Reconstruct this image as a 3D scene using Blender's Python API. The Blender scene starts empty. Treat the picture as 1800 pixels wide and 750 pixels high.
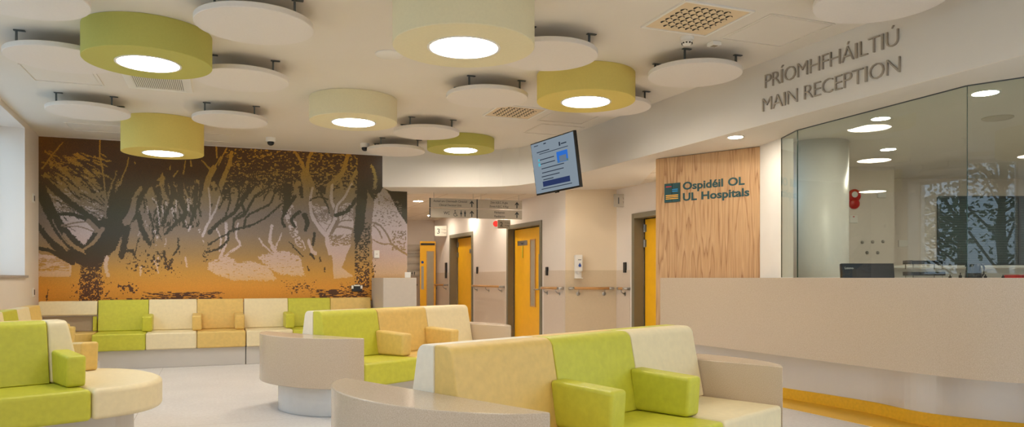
import bpy, bmesh, math, random
import numpy as np
from mathutils import Vector, Matrix
random.seed(7)
PI = math.pi
SC = bpy.context.scene
COL = SC.collection
CH = 1.2            # camera / counter height
CEIL = 3.15
SOF = 2.59

def lin(r, g, b):
    def f(c):
        c /= 255.0
        return c / 12.92 if c <= 0.04045 else ((c + 0.055) / 1.055) ** 2.4
    return (f(r), f(g), f(b), 1.0)

# ------------------------------------------------------------------ materials
def nt(name):
    m = bpy.data.materials.new(name); m.use_nodes = True
    n = m.node_tree.nodes; l = m.node_tree.links
    b = n['Principled BSDF']
    return m, n, l, b

def plain(name, col, rough=0.5, metal=0.0, var=0.04, scale=8.0, bump=0.0, spec=0.5, bscale=60.0):
    """procedural material: base colour gently varied by noise, optional fine bump"""
    m, n, l, b = nt(name)
    b.inputs['Roughness'].default_value = rough
    b.inputs['Metallic'].default_value = metal
    b.inputs['Specular IOR Level'].default_value = spec
    tc = n.new('ShaderNodeTexCoord')
    nz = n.new('ShaderNodeTexNoise'); nz.inputs['Scale'].default_value = scale; nz.inputs['Detail'].default_value = 4
    l.new(tc.outputs['Object'], nz.inputs['Vector'])
    mr = n.new('ShaderNodeMapRange'); mr.inputs['From Min'].default_value = .3; mr.inputs['From Max'].default_value = .7
    mr.inputs['To Min'].default_value = 1 - var; mr.inputs['To Max'].default_value = 1 + var
    l.new(nz.outputs['Fac'], mr.inputs['Value'])
    mx = n.new('ShaderNodeMix'); mx.data_type = 'RGBA'; mx.blend_type = 'MULTIPLY'
    mx.inputs['Factor'].default_value = 1
    mx.inputs['A'].default_value = col
    cb = n.new('ShaderNodeCombineColor')
    for k in range(3): l.new(mr.outputs['Result'], cb.inputs[k])
    l.new(cb.outputs['Color'], mx.inputs['B'])
    l.new(mx.outputs['Result'], b.inputs['Base Color'])
    if bump > 0:
        nb = n.new('ShaderNodeTexNoise'); nb.inputs['Scale'].default_value = bscale; nb.inputs['Detail'].default_value = 3
        l.new(tc.outputs['Object'], nb.inputs['Vector'])
        bp = n.new('ShaderNodeBump'); bp.inputs['Strength'].default_value = bump; bp.inputs['Distance'].default_value = .01
        l.new(nb.outputs['Fac'], bp.inputs['Height']); l.new(bp.outputs['Normal'], b.inputs['Normal'])
    return m

def emit(name, col, strength):
    m, n, l, b = nt(name)
    n.remove(b)
    e = n.new('ShaderNodeEmission'); e.inputs['Color'].default_value = col; e.inputs['Strength'].default_value = strength
    l.new(e.outputs[0], n['Material Output'].inputs['Surface'])
    return m

def solid_surface():
    m, n, l, b = nt('solid_surface')
    tc = n.new('ShaderNodeTexCoord')
    v = n.new('ShaderNodeTexVoronoi'); v.inputs['Scale'].default_value = 95
    l.new(tc.outputs['Object'], v.inputs['Vector'])
    r = n.new('ShaderNodeValToRGB'); r.color_ramp.elements[0].position = .07; r.color_ramp.elements[1].position = .16
    r.color_ramp.elements[0].color = lin(232, 222, 206); r.color_ramp.elements[1].color = lin(196, 178, 156)
    l.new(v.outputs['Distance'], r.inputs['Fac'])
    # only some cells become light specks
    wn = n.new('ShaderNodeSeparateColor'); l.new(v.outputs['Color'], wn.inputs['Color'])
    gt = n.new('ShaderNodeMath'); gt.operation = 'GREATER_THAN'; gt.inputs[1].default_value = .86
    l.new(wn.outputs[0], gt.inputs[0])
    nz = n.new('ShaderNodeTexNoise'); nz.inputs['Scale'].default_value = 260; nz.inputs['Detail'].default_value = 2
    l.new(tc.outputs['Object'], nz.inputs['Vector'])
    r2 = n.new('ShaderNodeValToRGB'); r2.color_ramp.elements[0].position = .35; r2.color_ramp.elements[1].position = .65
    r2.color_ramp.elements[0].color = lin(186, 167, 145); r2.color_ramp.elements[1].color = lin(204, 187, 166)
    l.new(nz.outputs['Fac'], r2.inputs['Fac'])
    mx = n.new('ShaderNodeMix'); mx.data_type = 'RGBA'
    l.new(gt.outputs[0], mx.inputs['Factor']); l.new(r2.outputs['Color'], mx.inputs['A']); l.new(r.outputs['Color'], mx.inputs['B'])
    l.new(mx.outputs['Result'], b.inputs['Base Color'])
    b.inputs['Roughness'].default_value = .22
    return m

def wood():
    m, n, l, b = nt('oak_veneer')
    tc = n.new('ShaderNodeTexCoord')
    mp = n.new('ShaderNodeMapping'); mp.inputs['Scale'].default_value = (1, 1, .075)
    l.new(tc.outputs['Object'], mp.inputs['Vector'])
    # repeat veneer leaves of ~0.24 m: fold x into mirrored leaves
    sp = n.new('ShaderNodeSeparateXYZ'); l.new(mp.outputs['Vector'], sp.inputs[0])
    pp = n.new('ShaderNodeMath'); pp.operation = 'PINGPONG'; pp.inputs[1].default_value = .105
    l.new(sp.outputs['X'], pp.inputs[0])
    dv = n.new('ShaderNodeMath'); dv.operation = 'DIVIDE'; dv.inputs[1].default_value = .21; l.new(sp.outputs['X'], dv.inputs[0])
    rd = n.new('ShaderNodeMath'); rd.operation = 'ROUND'; l.new(dv.outputs[0], rd.inputs[0])
    ms = n.new('ShaderNodeMath'); ms.operation = 'MULTIPLY'; ms.inputs[1].default_value = .035; l.new(rd.outputs[0], ms.inputs[0])
    za = n.new('ShaderNodeMath'); za.operation = 'ADD'; l.new(ms.outputs[0], za.inputs[0]); l.new(sp.outputs['Z'], za.inputs[1])
    cb = n.new('ShaderNodeCombineXYZ'); l.new(pp.outputs[0], cb.inputs['X']); l.new(za.outputs[0], cb.inputs['Z']); l.new(ms.outputs[0], cb.inputs['Y'])
    nz = n.new('ShaderNodeTexNoise'); nz.inputs['Scale'].default_value = 5.5; nz.inputs['Detail'].default_value = 3; nz.inputs['Roughness'].default_value = .45
    l.new(cb.outputs[0], nz.inputs['Vector'])
    mu = n.new('ShaderNodeMath'); mu.operation = 'MULTIPLY'; mu.inputs[1].default_value = 11
    l.new(nz.outputs['Fac'], mu.inputs[0])
    sn = n.new('ShaderNodeMath'); sn.operation = 'FRACT'; l.new(mu.outputs[0], sn.inputs[0])
    r = n.new('ShaderNodeValToRGB'); e = r.color_ramp.elements
    e[0].position = 0; e[0].color = lin(166, 120, 76); e[1].position = .22; e[1].color = lin(200, 158, 110)
    x = e.new(.85); x.color = lin(208, 168, 122)
    x = e.new(1.0); x.color = lin(186, 143, 98)
    l.new(sn.outputs[0], r.inputs['Fac'])
    mp2 = n.new('ShaderNodeMapping'); mp2.inputs['Scale'].default_value = (90, 90, 2.2)
    l.new(tc.outputs['Object'], mp2.inputs['Vector'])
    n2 = n.new('ShaderNodeTexNoise'); n2.inputs['Scale'].default_value = 1.6; n2.inputs['Detail'].default_value = 3
    l.new(mp2.outputs['Vector'], n2.inputs['Vector'])
    r2 = n.new('ShaderNodeValToRGB'); r2.color_ramp.elements[0].position = .35; r2.color_ramp.elements[1].position = .62
    r2.color_ramp.elements[0].color = (.80, .76, .72, 1); r2.color_ramp.elements[1].color = (1, 1, 1, 1)
    l.new(n2.outputs['Fac'], r2.inputs['Fac'])
    mx = n.new('ShaderNodeMix'); mx.data_type = 'RGBA'; mx.blend_type = 'MULTIPLY'; mx.inputs['Factor'].default_value = 1
    l.new(r.outputs['Color'], mx.inputs['A']); l.new(r2.outputs['Color'], mx.inputs['B'])
    l.new(mx.outputs['Result'], b.inputs['Base Color'])
    b.inputs['Roughness'].default_value = .45
    return m

def floor_mat():
    m, n, l, b = nt('floor_sheet')
    tc = n.new('ShaderNodeTexCoord')
    mp = n.new('ShaderNodeMapping'); mp.inputs['Rotation'].default_value = (0, 0, -math.radians(22))
    l.new(tc.outputs['Object'], mp.inputs['Vector'])
    nz = n.new('ShaderNodeTexNoise'); nz.inputs['Scale'].default_value = 34; nz.inputs['Detail'].default_value = 6; nz.inputs['Roughness'].default_value = .7
    l.new(mp.outputs['Vector'], nz.inputs['Vector'])
    n2 = n.new('ShaderNodeTexNoise'); n2.inputs['Scale'].default_value = 2.2; n2.inputs['Detail'].default_value = 4
    l.new(mp.outputs['Vector'], n2.inputs['Vector'])
    ad = n.new('ShaderNodeMath'); ad.operation = 'ADD'; l.new(nz.outputs['Fac'], ad.inputs[0])
    m2 = n.new('ShaderNodeMath'); m2.operation = 'MULTIPLY'; m2.inputs[1].default_value = .35; l.new(n2.outputs['Fac'], m2.inputs[0]); l.new(m2.outputs[0], ad.inputs[1])
    r = n.new('ShaderNodeValToRGB'); r.color_ramp.elements[0].position = .45; r.color_ramp.elements[1].position = .9
    r.color_ramp.elements[0].color = lin(204, 200, 199); r.color_ramp.elements[1].color = lin(226, 223, 222)
    l.new(ad.outputs[0], r.inputs['Fac'])
    # welded joints between 2 m sheets
    sp = n.new('ShaderNodeSeparateXYZ'); l.new(mp.outputs['Vector'], sp.inputs[0])
    def seam(axis, period, off):
        a = n.new('ShaderNodeMath'); a.operation = 'ADD'; a.inputs[1].default_value = off; l.new(sp.outputs[axis], a.inputs[0])
        p = n.new('ShaderNodeMath'); p.operation = 'PINGPONG'; p.inputs[1].default_value = period; l.new(a.outputs[0], p.inputs[0])
        c = n.new('ShaderNodeMath'); c.operation = 'LESS_THAN'; c.inputs[1].default_value = .004; l.new(p.outputs[0], c.inputs[0])
        return c
    s1 = seam('X', 1.0, .62); s2 = seam('Y', 3.5, .45)
    mxx = n.new('ShaderNodeMath'); mxx.operation = 'MAXIMUM'; l.new(s1.outputs[0], mxx.inputs[0]); l.new(s2.outputs[0], mxx.inputs[1])
    mf = n.new('ShaderNodeMath'); mf.operation = 'MULTIPLY'; mf.inputs[1].default_value = .45; l.new(mxx.outputs[0], mf.inputs[0])
    mx = n.new('ShaderNodeMix'); mx.data_type = 'RGBA'
    l.new(mf.outputs[0], mx.inputs['Factor']); l.new(r.outputs['Color'], mx.inputs['A']); mx.inputs['B'].default_value = lin(150, 140, 135)
    l.new(mx.outputs['Result'], b.inputs['Base Color'])
    b.inputs['Roughness'].default_value = .42
    b.inputs['Specular IOR Level'].default_value = .4
    return m

def glass_mat(name, tint=(.93, .965, .945, 1), ior=1.5):
    m, n, l, b = nt(name); n.remove(b)
    fr = n.new('ShaderNodeFresnel'); fr.inputs['IOR'].default_value = ior
    t = n.new('ShaderNodeBsdfTransparent'); t.inputs['Color'].default_value = tint
    g = n.new('ShaderNodeBsdfGlossy'); g.inputs['Roughness'].default_value = 0.0; g.inputs['Color'].default_value = (1, 1, 1, 1)
    mx = n.new('ShaderNodeMixShader')
    # reflect at the outward face of the sheet only (no false total reflection inside it)
    ge = n.new('ShaderNodeNewGeometry'); iv = n.new('ShaderNodeMath'); iv.operation = 'SUBTRACT'; iv.inputs[0].default_value = 1
    l.new(ge.outputs['Backfacing'], iv.inputs[1])
    ml = n.new('ShaderNodeMath'); ml.operation = 'MULTIPLY'; l.new(fr.outputs[0], ml.inputs[0]); l.new(iv.outputs[0], ml.inputs[1])
    l.new(ml.outputs[0], mx.inputs['Fac']); l.new(t.outputs[0], mx.inputs[1]); l.new(g.outputs[0], mx.inputs[2])
    l.new(mx.outputs[0], n['Material Output'].inputs['Surface'])
    return m

def corridor_ceiling_mat():
    m, n, l, b = nt('tile_ceiling')
    tc = n.new('ShaderNodeTexCoord')
    mp = n.new('ShaderNodeMapping'); mp.inputs['Rotation'].default_value = (0, 0, -math.radians(22))
    l.new(tc.outputs['Object'], mp.inputs['Vector'])
    br = n.new('ShaderNodeTexBrick'); br.offset = 0; br.inputs['Scale'].default_value = 1
    br.inputs['Brick Width'].default_value = .6; br.inputs['Row Height'].default_value = .6; br.inputs['Mortar Size'].default_value = .008
    br.inputs['Color1'].default_value = lin(226, 214, 196); br.inputs['Color2'].default_value = lin(222, 210, 192)
    br.inputs['Mortar'].default_value = lin(190, 172, 148)
    l.new(mp.outputs['Vector'], br.inputs['Vector'])
    l.new(br.outputs['Color'], b.inputs['Base Color']); b.inputs['Roughness'].default_value = .8
    return m

M = {}
M['ceiling'] = plain('ceiling_paint', lin(226, 219, 208), .75, var=.01, scale=2)
M['wall'] = plain('wall_paint', lin(228, 218, 208), .6, var=.01, scale=3)
M['wall_cream'] = plain('wall_cream_paint', lin(226, 208, 180), .6, var=.01, scale=3)
M['fascia'] = plain('fascia_paint', lin(224, 220, 215), .7, var=.01, scale=2)
M['protect'] = plain('wall_protection_sheet', lin(212, 196, 178), .4, var=.02, scale=30)
M['protect_cream'] = plain('wall_protection_sheet_cream', lin(208, 188, 156), .4, var=.02, scale=30)
M['white'] = plain('white_plastic', lin(235, 232, 226), .35, var=.01)
M['raft'] = plain('raft_fabric', lin(230, 223, 216), .85, var=.015, scale=60, bump=.05, bscale=300)
M['green'] = plain('lime_vinyl', lin(198, 196, 62), .42, var=.06, scale=26, bump=.12, bscale=420)
M['ochre'] = plain('ochre_vinyl', lin(221, 188, 110), .42, var=.06, scale=26, bump=.12, bscale=420)
M['cream'] = plain('cream_vinyl', lin(232, 217, 178), .42, var=.035, scale=26, bump=.12, bscale=420)
M['ivory'] = plain('ivory_vinyl', lin(232, 224, 205), .42, var=.03, scale=26, bump=.12, bscale=420)
M['stone'] = solid_surface()
M['plinth'] = plain('plinth_laminate', lin(212, 208, 204), .4, metal=.15, var=.02, scale=4)
M['steel'] = plain('brushed_steel', lin(176, 172, 166), .3, metal=.9, var=.05, scale=30)
M['letter'] = plain('letter_steel', lin(172, 162, 150), .4, metal=.25, var=.05, scale=30)
M['dark_metal'] = plain('dark_steel', lin(95, 100, 102), .4, metal=.8)
M['wood'] = wood()
M['floor'] = floor_mat()
M['yellow'] = plain('yellow_vinyl', lin(240, 190, 44), .45, var=.06, scale=40)
M['yellow_floor'] = plain('yellow_floor_vinyl', lin(245, 196, 60), .45, var=.03, scale=20)
M['door_yellow'] = plain('yellow_laminate', lin(250, 188, 30), .4, var=.03, scale=8)
M['frame'] = plain('olive_grey_paint', lin(120, 112, 92), .45, var=.03, scale=6)
M['frame_dark'] = plain('dark_gap', lin(52, 46, 38), .7)
M['black'] = plain('black_plastic', lin(24, 24, 26), .3, var=.05)
M['bezel'] = plain('tv_bezel', lin(26, 24, 22), .25)
M['teal'] = plain('dark_teal_acrylic', lin(14, 66, 66), .4, var=.03)
M['red'] = plain('red_plastic', lin(190, 28, 24), .3)
M['logo_red'] = plain('logo_red', lin(214, 40, 50), .4)
M['logo_blue'] = plain('logo_blue', lin(38, 150, 214), .4)
M['logo_gold'] = plain('logo_gold', lin(250, 190, 60), .4)
M['sign'] = plain('sign_aluminium', lin(176, 166, 150), .4, metal=.35, var=.03)
M['sign_pale'] = plain('sign_pale', lin(200, 192, 178), .4, metal=.1, var=.02)
M['ink'] = plain('sign_ink', lin(38, 46, 48), .5)
M['ink_soft'] = plain('sign_ink_soft', lin(120, 112, 104), .5)
M['rail_wood'] = plain('rail_timber', lin(196, 146, 88), .4, var=.08, scale=12)
M['blue'] = plain('blue_plastic', lin(20, 66, 150), .3)
M['screen_panel'] = plain('grey_laminate', lin(196, 186, 174), .4, var=.02, scale=20)
M['taupe'] = plain('taupe_laminate', lin(168, 152, 132), .5, var=.02, scale=30)
M['glass'] = glass_mat('counter_glass', (.86, .90, .865, 1), 1.62)
M['clear'] = glass_mat('window_glass', (.97, .98, .98, 1), 1.45)
M['glass_edge'] = plain('glass_edge', lin(30, 70, 62), .2)
M['drum_green'] = plain('green_drum_fabric', lin(190, 186, 96), .8, var=.02, scale=60, bump=.04, bscale=300)
M['drum_yellow'] = plain('yellow_drum_fabric', lin(224, 204, 112), .8, var=.02, scale=60, bump=.04, bscale=300)
M['drum_cream'] = plain('cream_drum_fabric', lin(230, 220, 184), .8, var=.02, scale=60, bump=.04, bscale=300)
M['lamp'] = emit('lamp_diffuser', (1.0, .885, .73, 1), 20.5)
M['lamp_small'] = emit('downlight_diffuser', (1.0, .89, .74, 1), 68.0)
M['lamp_office_fill'] = emit('office_fill_diffuser', (1.0, .92, .80, 1), 15.0)
M['screen'] = emit('tv_screen', lin(146, 160, 172), .32)
M['scr_navy'] = emit('tv_navy', lin(52, 66, 110), .3)
M['scr_ink'] = emit('tv_ink', lin(52, 62, 78), .3)
M['scr_cyan'] = emit('tv_cyan', lin(96, 190, 210), .35)
M['scr_sky'] = emit('tv_sky', lin(50, 110, 200), .4)
M['scr_grey'] = emit('tv_building', lin(112, 128, 146), .35)
M['scr_lawn'] = emit('tv_lawn', lin(96, 130, 50), .35)
M['dark_void'] = plain('dark_void', lin(40, 36, 30), .8)
M['grille'] = plain('vent_paint', lin(226, 205, 170), .6)
M['leaf'] = plain('leaf_green', lin(70, 92, 60), .7, var=.2, scale=3)
M['bark'] = plain('bark', lin(80, 66, 54), .8, var=.2)
M['ground'] = plain('lawn', lin(110, 122, 84), .9, var=.15, scale=2)
M['parapet'] = plain('outside_wall_render', lin(170, 170, 168), .9)

# ------------------------------------------------------------------ mesh helpers
def link(name, me, mat, parent=None, smooth=False):
    o = bpy.data.objects.new(name, me)
    COL.objects.link(o)
    if mat is not None:
        for mm in (mat if isinstance(mat, (list, tuple)) else [mat]): me.materials.append(mm)
    if parent is not None: o.parent = parent
    if smooth:
        for p in me.polygons: p.use_smooth = True
    return o

def bmo(name, bm, mat, parent=None, smooth=False, recalc=True):
    if recalc: bmesh.ops.recalc_face_normals(bm, faces=bm.faces[:])
    me = bpy.data.meshes.new(name); bm.to_mesh(me); bm.free()
    return link(name, me, mat, parent, smooth)

def bevel(o, w, seg=3, angle=35):
    md = o.modifiers.new('Bevel', 'BEVEL'); md.width = w; md.segments = seg; md.limit_method = 'ANGLE'; md.angle_limit = math.radians(angle)
    md.harden_normals = True
    for p in o.data.polygons: p.use_smooth = True
    return o

def add_prism(bm, pts, z0, z1, mat=0):
    a = [bm.verts.new((x, y, z0)) for x, y in pts]; b = [bm.verts.new((x, y, z1)) for x, y in pts]
    n = len(pts)
    fs = [bm.faces.new(a[::-1]), bm.faces.new(b)]
    for i in range(n): fs.append(bm.faces.new((a[i], a[(i+1) % n], b[(i+1) % n], b[i])))
    for f in fs: f.material_index = mat
    return fs

def prism(name, pts, z0, z1, mat, parent=None, bev=0, seg=3):
    bm = bmesh.new(); add_prism(bm, pts, z0, z1)
    o = bmo(name, bm, mat, parent)
    if bev: bevel(o, bev, seg)
    return o

def add_box(bm, c, s, R=None):
    """box centre c size s, optional 3x3 orientation"""
    v = []
    for dx in (-.5, .5):
        for dy in (-.5, .5):
            for dz in (-.5, .5):
                p = Vector((dx*s[0], dy*s[1], dz*s[2]))
                if R is not None: p = R @ p
                v.append(bm.verts.new(p + Vector(c)))
    for f in ((0,1,3,2),(4,6,7,5),(0,4,5,1),(2,3,7,6),(0,2,6,4),(1,5,7,3)):
        bm.faces.new([v[i] for i in f])

def box(name, c, s, mat, parent=None, bev=0, seg=2, R=None):
    bm = bmesh.new(); add_box(bm, c, s, R)
    o = bmo(name, bm, mat, parent)
    if bev: bevel(o, bev, seg)
    return o

def add_cyl(bm, c, r, h, seg=32, r2=None, R=None):
    """cylinder from c upward (local z) height h"""
    r2 = r if r2 is None else r2
    a = []; b = []
    for i in range(seg):
        t = 2*PI*i/seg
        p = Vector((r*math.cos(t), r*math.sin(t), 0)); q = Vector((r2*math.cos(t), r2*math.sin(t), h))
        if R is not None: p = R @ p; q = R @ q
        a.append(bm.verts.new(p + Vector(c))); b.append(bm.verts.new(q + Vector(c)))
    bm.faces.new(a[::-1]); bm.faces.new(b)
    for i in range(seg): bm.faces.new((a[i], a[(i+1) % seg], b[(i+1) % seg], b[i]))

def cyl(name, c, r, h, mat, parent=None, seg=32, r2=None, R=None, bev=0):
    bm = bmesh.new(); add_cyl(bm, c, r, h, seg, r2, R)
    o = bmo(name, bm, mat, parent)
    for p in o.data.polygons: p.use_smooth = len(p.vertices) == 4
    if bev: bevel(o, bev, 3)
    return o

def add_tube(bm, pts, r, seg=10):
    pts = [Vector(p) for p in pts]; rings = []
    up = Vector((0, 0, 1))
    for i, p in enumerate(pts):
        d = (pts[min(i+1, len(pts)-1)] - pts[max(i-1, 0)]).normalized()
        a = d.cross(up)
        if a.length < .05: a = d.cross(Vector((1, 0, 0)))
        a.normalize(); b = d.cross(a).normalized()
        rings.append([bm.verts.new(p + a*r*math.cos(2*PI*k/seg) + b*r*math.sin(2*PI*k/seg)) for k in range(seg)])
    for i in range(len(rings)-1):
        for k in range(seg): bm.faces.new((rings[i][k], rings[i][(k+1) % seg], rings[i+1][(k+1) % seg], rings[i+1][k]))
    bm.faces.new(rings[0][::-1]); bm.faces.new(rings[-1])

def tube(name, pts, r, mat, parent=None, seg=10):
    bm = bmesh.new(); add_tube(bm, pts, r, seg)
    return bmo(name, bm, mat, parent, smooth=True)

def lathe(name, prof, mat, parent=None, seg=40, c=(0, 0, 0), R=None, loop=False):
    """prof = [(r,z)...]"""
    bm = bmesh.new(); rings = []
    for r, z in prof:
        ring = []
        for k in range(seg):
            p = Vector((max(r, 1e-4)*math.cos(2*PI*k/seg), max(r, 1e-4)*math.sin(2*PI*k/seg), z))
            if R is not None: p = R @ p
            ring.append(bm.verts.new(p + Vector(c)))
        rings.append(ring)
    for i in range(len(rings)-1):
        for k in range(seg): bm.faces.new((rings[i][k], rings[i][(k+1) % seg], rings[i+1][(k+1) % seg], rings[i+1][k]))
    if loop:
        for k in range(seg): bm.faces.new((rings[-1][k], rings[-1][(k+1) % seg], rings[0][(k+1) % seg], rings[0][k]))
    else:
        bm.faces.new(rings[0][::-1]); bm.faces.new(rings[-1])
    o = bmo(name, bm, mat, parent, smooth=True)
    md = o.modifiers.new('Edge', 'EDGE_SPLIT'); md.split_angle = math.radians(40)
    return o

def frame_u(u):
    """3x3 with local x along horizontal unit u, local z up, local y = rot90(u) (away from the viewer side -v)"""
    u = Vector((u[0], u[1], 0)).normalized()
    y = Vector((-u.y, u.x, 0))
    return Matrix((u, y, Vector((0, 0, 1)))).transposed()

def empty(name, loc=(0, 0, 0), u=None, label=None, cat=None, group=None, kind=None):
    o = bpy.data.objects.new(name, None); COL.objects.link(o)
    o.empty_display_size = .1
    o.location = loc
    if u is not None: o.rotation_euler = (0, 0, math.atan2(u[1], u[0]))
    tag(o, label, cat, group, kind)
    return o

def tag(o, label=None, cat=None, group=None, kind=None):
    if label: o['label'] = label
    if cat: o['category'] = cat
    if group: o['group'] = group
    if kind: o['kind'] = kind
    return o

def children(o): return [c for c in bpy.data.objects if c.parent == o]

def copy_tree(o, parent=None):
    c = o.copy(); COL.objects.link(c)
    if parent is not None: c.parent = parent
    for ch in children(o):
        copy_tree(ch, c)
    return c

def struct(o): o['kind'] = 'structure'; return o

_n = [0]
def text(name, s, x, z, w, h, mat, parent, depth=.004, y=-.002, align='L', bold=0.008):
    """flat lettering in the local XZ plane facing local -Y; x,z = left (or centre) baseline; w,h = box of the glyphs (either may be None)"""
    cu = bpy.data.curves.new('tmp', 'FONT'); cu.body = s; cu.size = 1; cu.extrude = .5; cu.offset = bold; cu.resolution_u = 3
    ob = bpy.data.objects.new('tmp', cu); COL.objects.link(ob)
    bpy.context.view_layer.update()
    me = bpy.data.meshes.new_from_object(ob.evaluated_get(bpy.context.evaluated_depsgraph_get()))
    bpy.data.objects.remove(ob); bpy.data.curves.remove(cu)
    n = len(me.vertices); co = np.empty(n*3); me.vertices.foreach_get('co', co); co = co.reshape(-1, 3)
    x0, x1 = co[:, 0].min(), co[:, 0].max(); capH = .73
    sy = h / capH
    sx = (w / (x1-x0)) if w else sy
    out = np.empty_like(co)
    px = (co[:, 0] - x0) * sx
    if align == 'C': px -= (x1-x0)*sx/2
    out[:, 0] = x + px; out[:, 2] = z + co[:, 1]*sy; out[:, 1] = y - (co[:, 2]+.5)*depth
    me.vertices.foreach_set('co', out.ravel()); me.update()
    o = link(name, me, mat, parent)
    return o

def arrow(name, cx, cz, h, mat, parent, depth=.002, y=-.002):
    w = h*.62; t = h*.17
    pts = [(-t/2, -h/2), (t/2, -h/2), (t/2, h*.16), (w/2, -h*.08), (w/2, h*.14), (0, h/2), (-w/2, h*.14), (-w/2, -h*.08), (-t/2, h*.16)]
    bm = bmesh.new()
    a = [bm.verts.new((cx+p[0], y, cz+p[1])) for p in pts]; b = [bm.verts.new((cx+p[0], y-depth, cz+p[1])) for p in pts]
    bm.faces.new(a); bm.faces.new(b[::-1])
    for i in range(len(pts)): bm.faces.new((a[i], a[(i+1) % 9], b[(i+1) % 9], b[i]))
    return bmo(name, bm, mat, parent)

# ------------------------------------------------------------------ room axes
def norm2(a, b):
    l = math.hypot(b[0]-a[0], b[1]-a[1]); return ((b[0]-a[0])/l, (b[1]-a[1])/l), l

def wall_seg(bm, p0, p1, z0, z1, t, side=1):
    """box wall whose visible face runs p0->p1; thickness t added to the left (side=1) or right (-1) of p0->p1"""
    (ux, uy), L = norm2(p0, p1)
    nx, ny = (-uy*side*t, ux*side*t)
    add_prism(bm, [p0, p1, (p1[0]+nx, p1[1]+ny), (p0[0]+nx, p0[1]+ny)], z0, z1)

def fasX(Y): return .887 + .437*(9.88-Y)
MC = (-6.49, 10.14)                                   # corner of mural wall and window wall
muY = lambda X: 12.54 + .37*X
MEND = (-1.69, muY(-1.69))
LD = (.403, -.915)                                    # window wall direction, towards the camera
LP = lambda t: (MC[0]+LD[0]*t, MC[1]+LD[1]*t)

# floor
floor = prism('floor', [(-12, -7), (12, -7), (12, 21), (-12, 21)], -.1, 0, M['floor']); struct(floor)

# main ceiling (polygon bounded by window wall, mural wall, fascia)
FAS = [(-1.98, 11.30), (-1.2, 11.30), (-.5, 11.29), (-.15, 11.22), (.1, 11.08), (.3, 10.85), (.48, 10.6), (.66, 10.27), (.887, 9.88)]
for yy in (9.2, 8.4, 7.6, 6.8, 6.0, 5.2, 4.4, 3.4, 2.2, .8, -1.0, -3.2): FAS.append((fasX(yy), yy))
ceil_pts = [MC, LP(14.6)] + [(6.7, -3.3)] + FAS[::-1] + [(-1.98, muY(-1.98)+.02)]
ceiling = prism('ceiling', ceil_pts, CEIL, CEIL+.12, M['ceiling']); struct(ceiling)

# fascia bulkhead: thin wall along FAS, z SOF..CEIL, plus soffit slab behind it
bm = bmesh.new()
outer = []
for i, p in enumerate(FAS):
    a = FAS[max(i-1, 0)]; b = FAS[min(i+1, len(FAS)-1)]
    (ux, uy), _ = norm2(a, b)
    outer.append((p[0]-uy*.15, p[1]+ux*.15))
for i in range(len(FAS)-1):
    add_prism(bm, [FAS[i], FAS[i+1], outer[i+1], outer[i]], SOF, CEIL)
bmesh.ops.remove_doubles(bm, verts=bm.verts[:], dist=1e-5)
fas = bmo('wall_fascia', bm, M['fascia']); struct(fas)

# low ceiling of the corridor and over the desk
G0, G1, G2, G3 = (2.675, 7.34), (2.677, 6.936), (3.280, 5.330), (4.64, 4.13)
low = [p for p in outer] + [(6.7, -1.0), (5.3, 3.9), (4.85, 4.32), (3.45, 5.50), (2.80, 6.92), (2.80, 7.40), (2.72, 7.85), (1.78, 8.72), (2.6, 9.2), (3.2, 10.6), (2.2, 13.0), (-2.0, 19.4), (-5.2, 19.4), (-1.95, 11.95)]
low_o = prism('ceiling_corridor', low, SOF, SOF+.1, corridor_ceiling_mat()); struct(low_o)
# plain plastered soffit strip between fascia and tiled corridor ceiling
bm = bmesh.new()
sof_in = []
for i, p in enumerate(FAS):
    a = FAS[max(i-1, 0)]; b = FAS[min(i+1, len(FAS)-1)]
    (ux, uy), _ = norm2(a, b)
    w = 1.5 if i < 6 else 2.0
    sof_in.append((p[0]-uy*w, p[1]+ux*w))
add_prism(bm, FAS[:8] + [(1.5, 11.4), (.6, 12.2), (-1.9, 12.2)], SOF-.004, SOF+.0)
sof1 = [FAS[i] for i in range(8, len(FAS))]
add_prism(bm, [FAS[7]] + sof1[:-1] + [(6.7, -1.0), (5.3, 3.9), (4.85, 4.32), (3.45, 5.50), (2.80, 6.92), (2.80, 7.40), (2.72, 7.85), (1.78, 8.72), (1.9, 11.0), (1.5, 11.4)], SOF-.004, SOF+.0)
struct(bmo('trim_soffit', bm, M['ceiling']))

# mural wall (plain wall behind the print)
bm = bmesh.new(); wall_seg(bm, MC, MEND, 0, CEIL, .2)
struct(bmo('wall_mural', bm, M['wall']))

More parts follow.
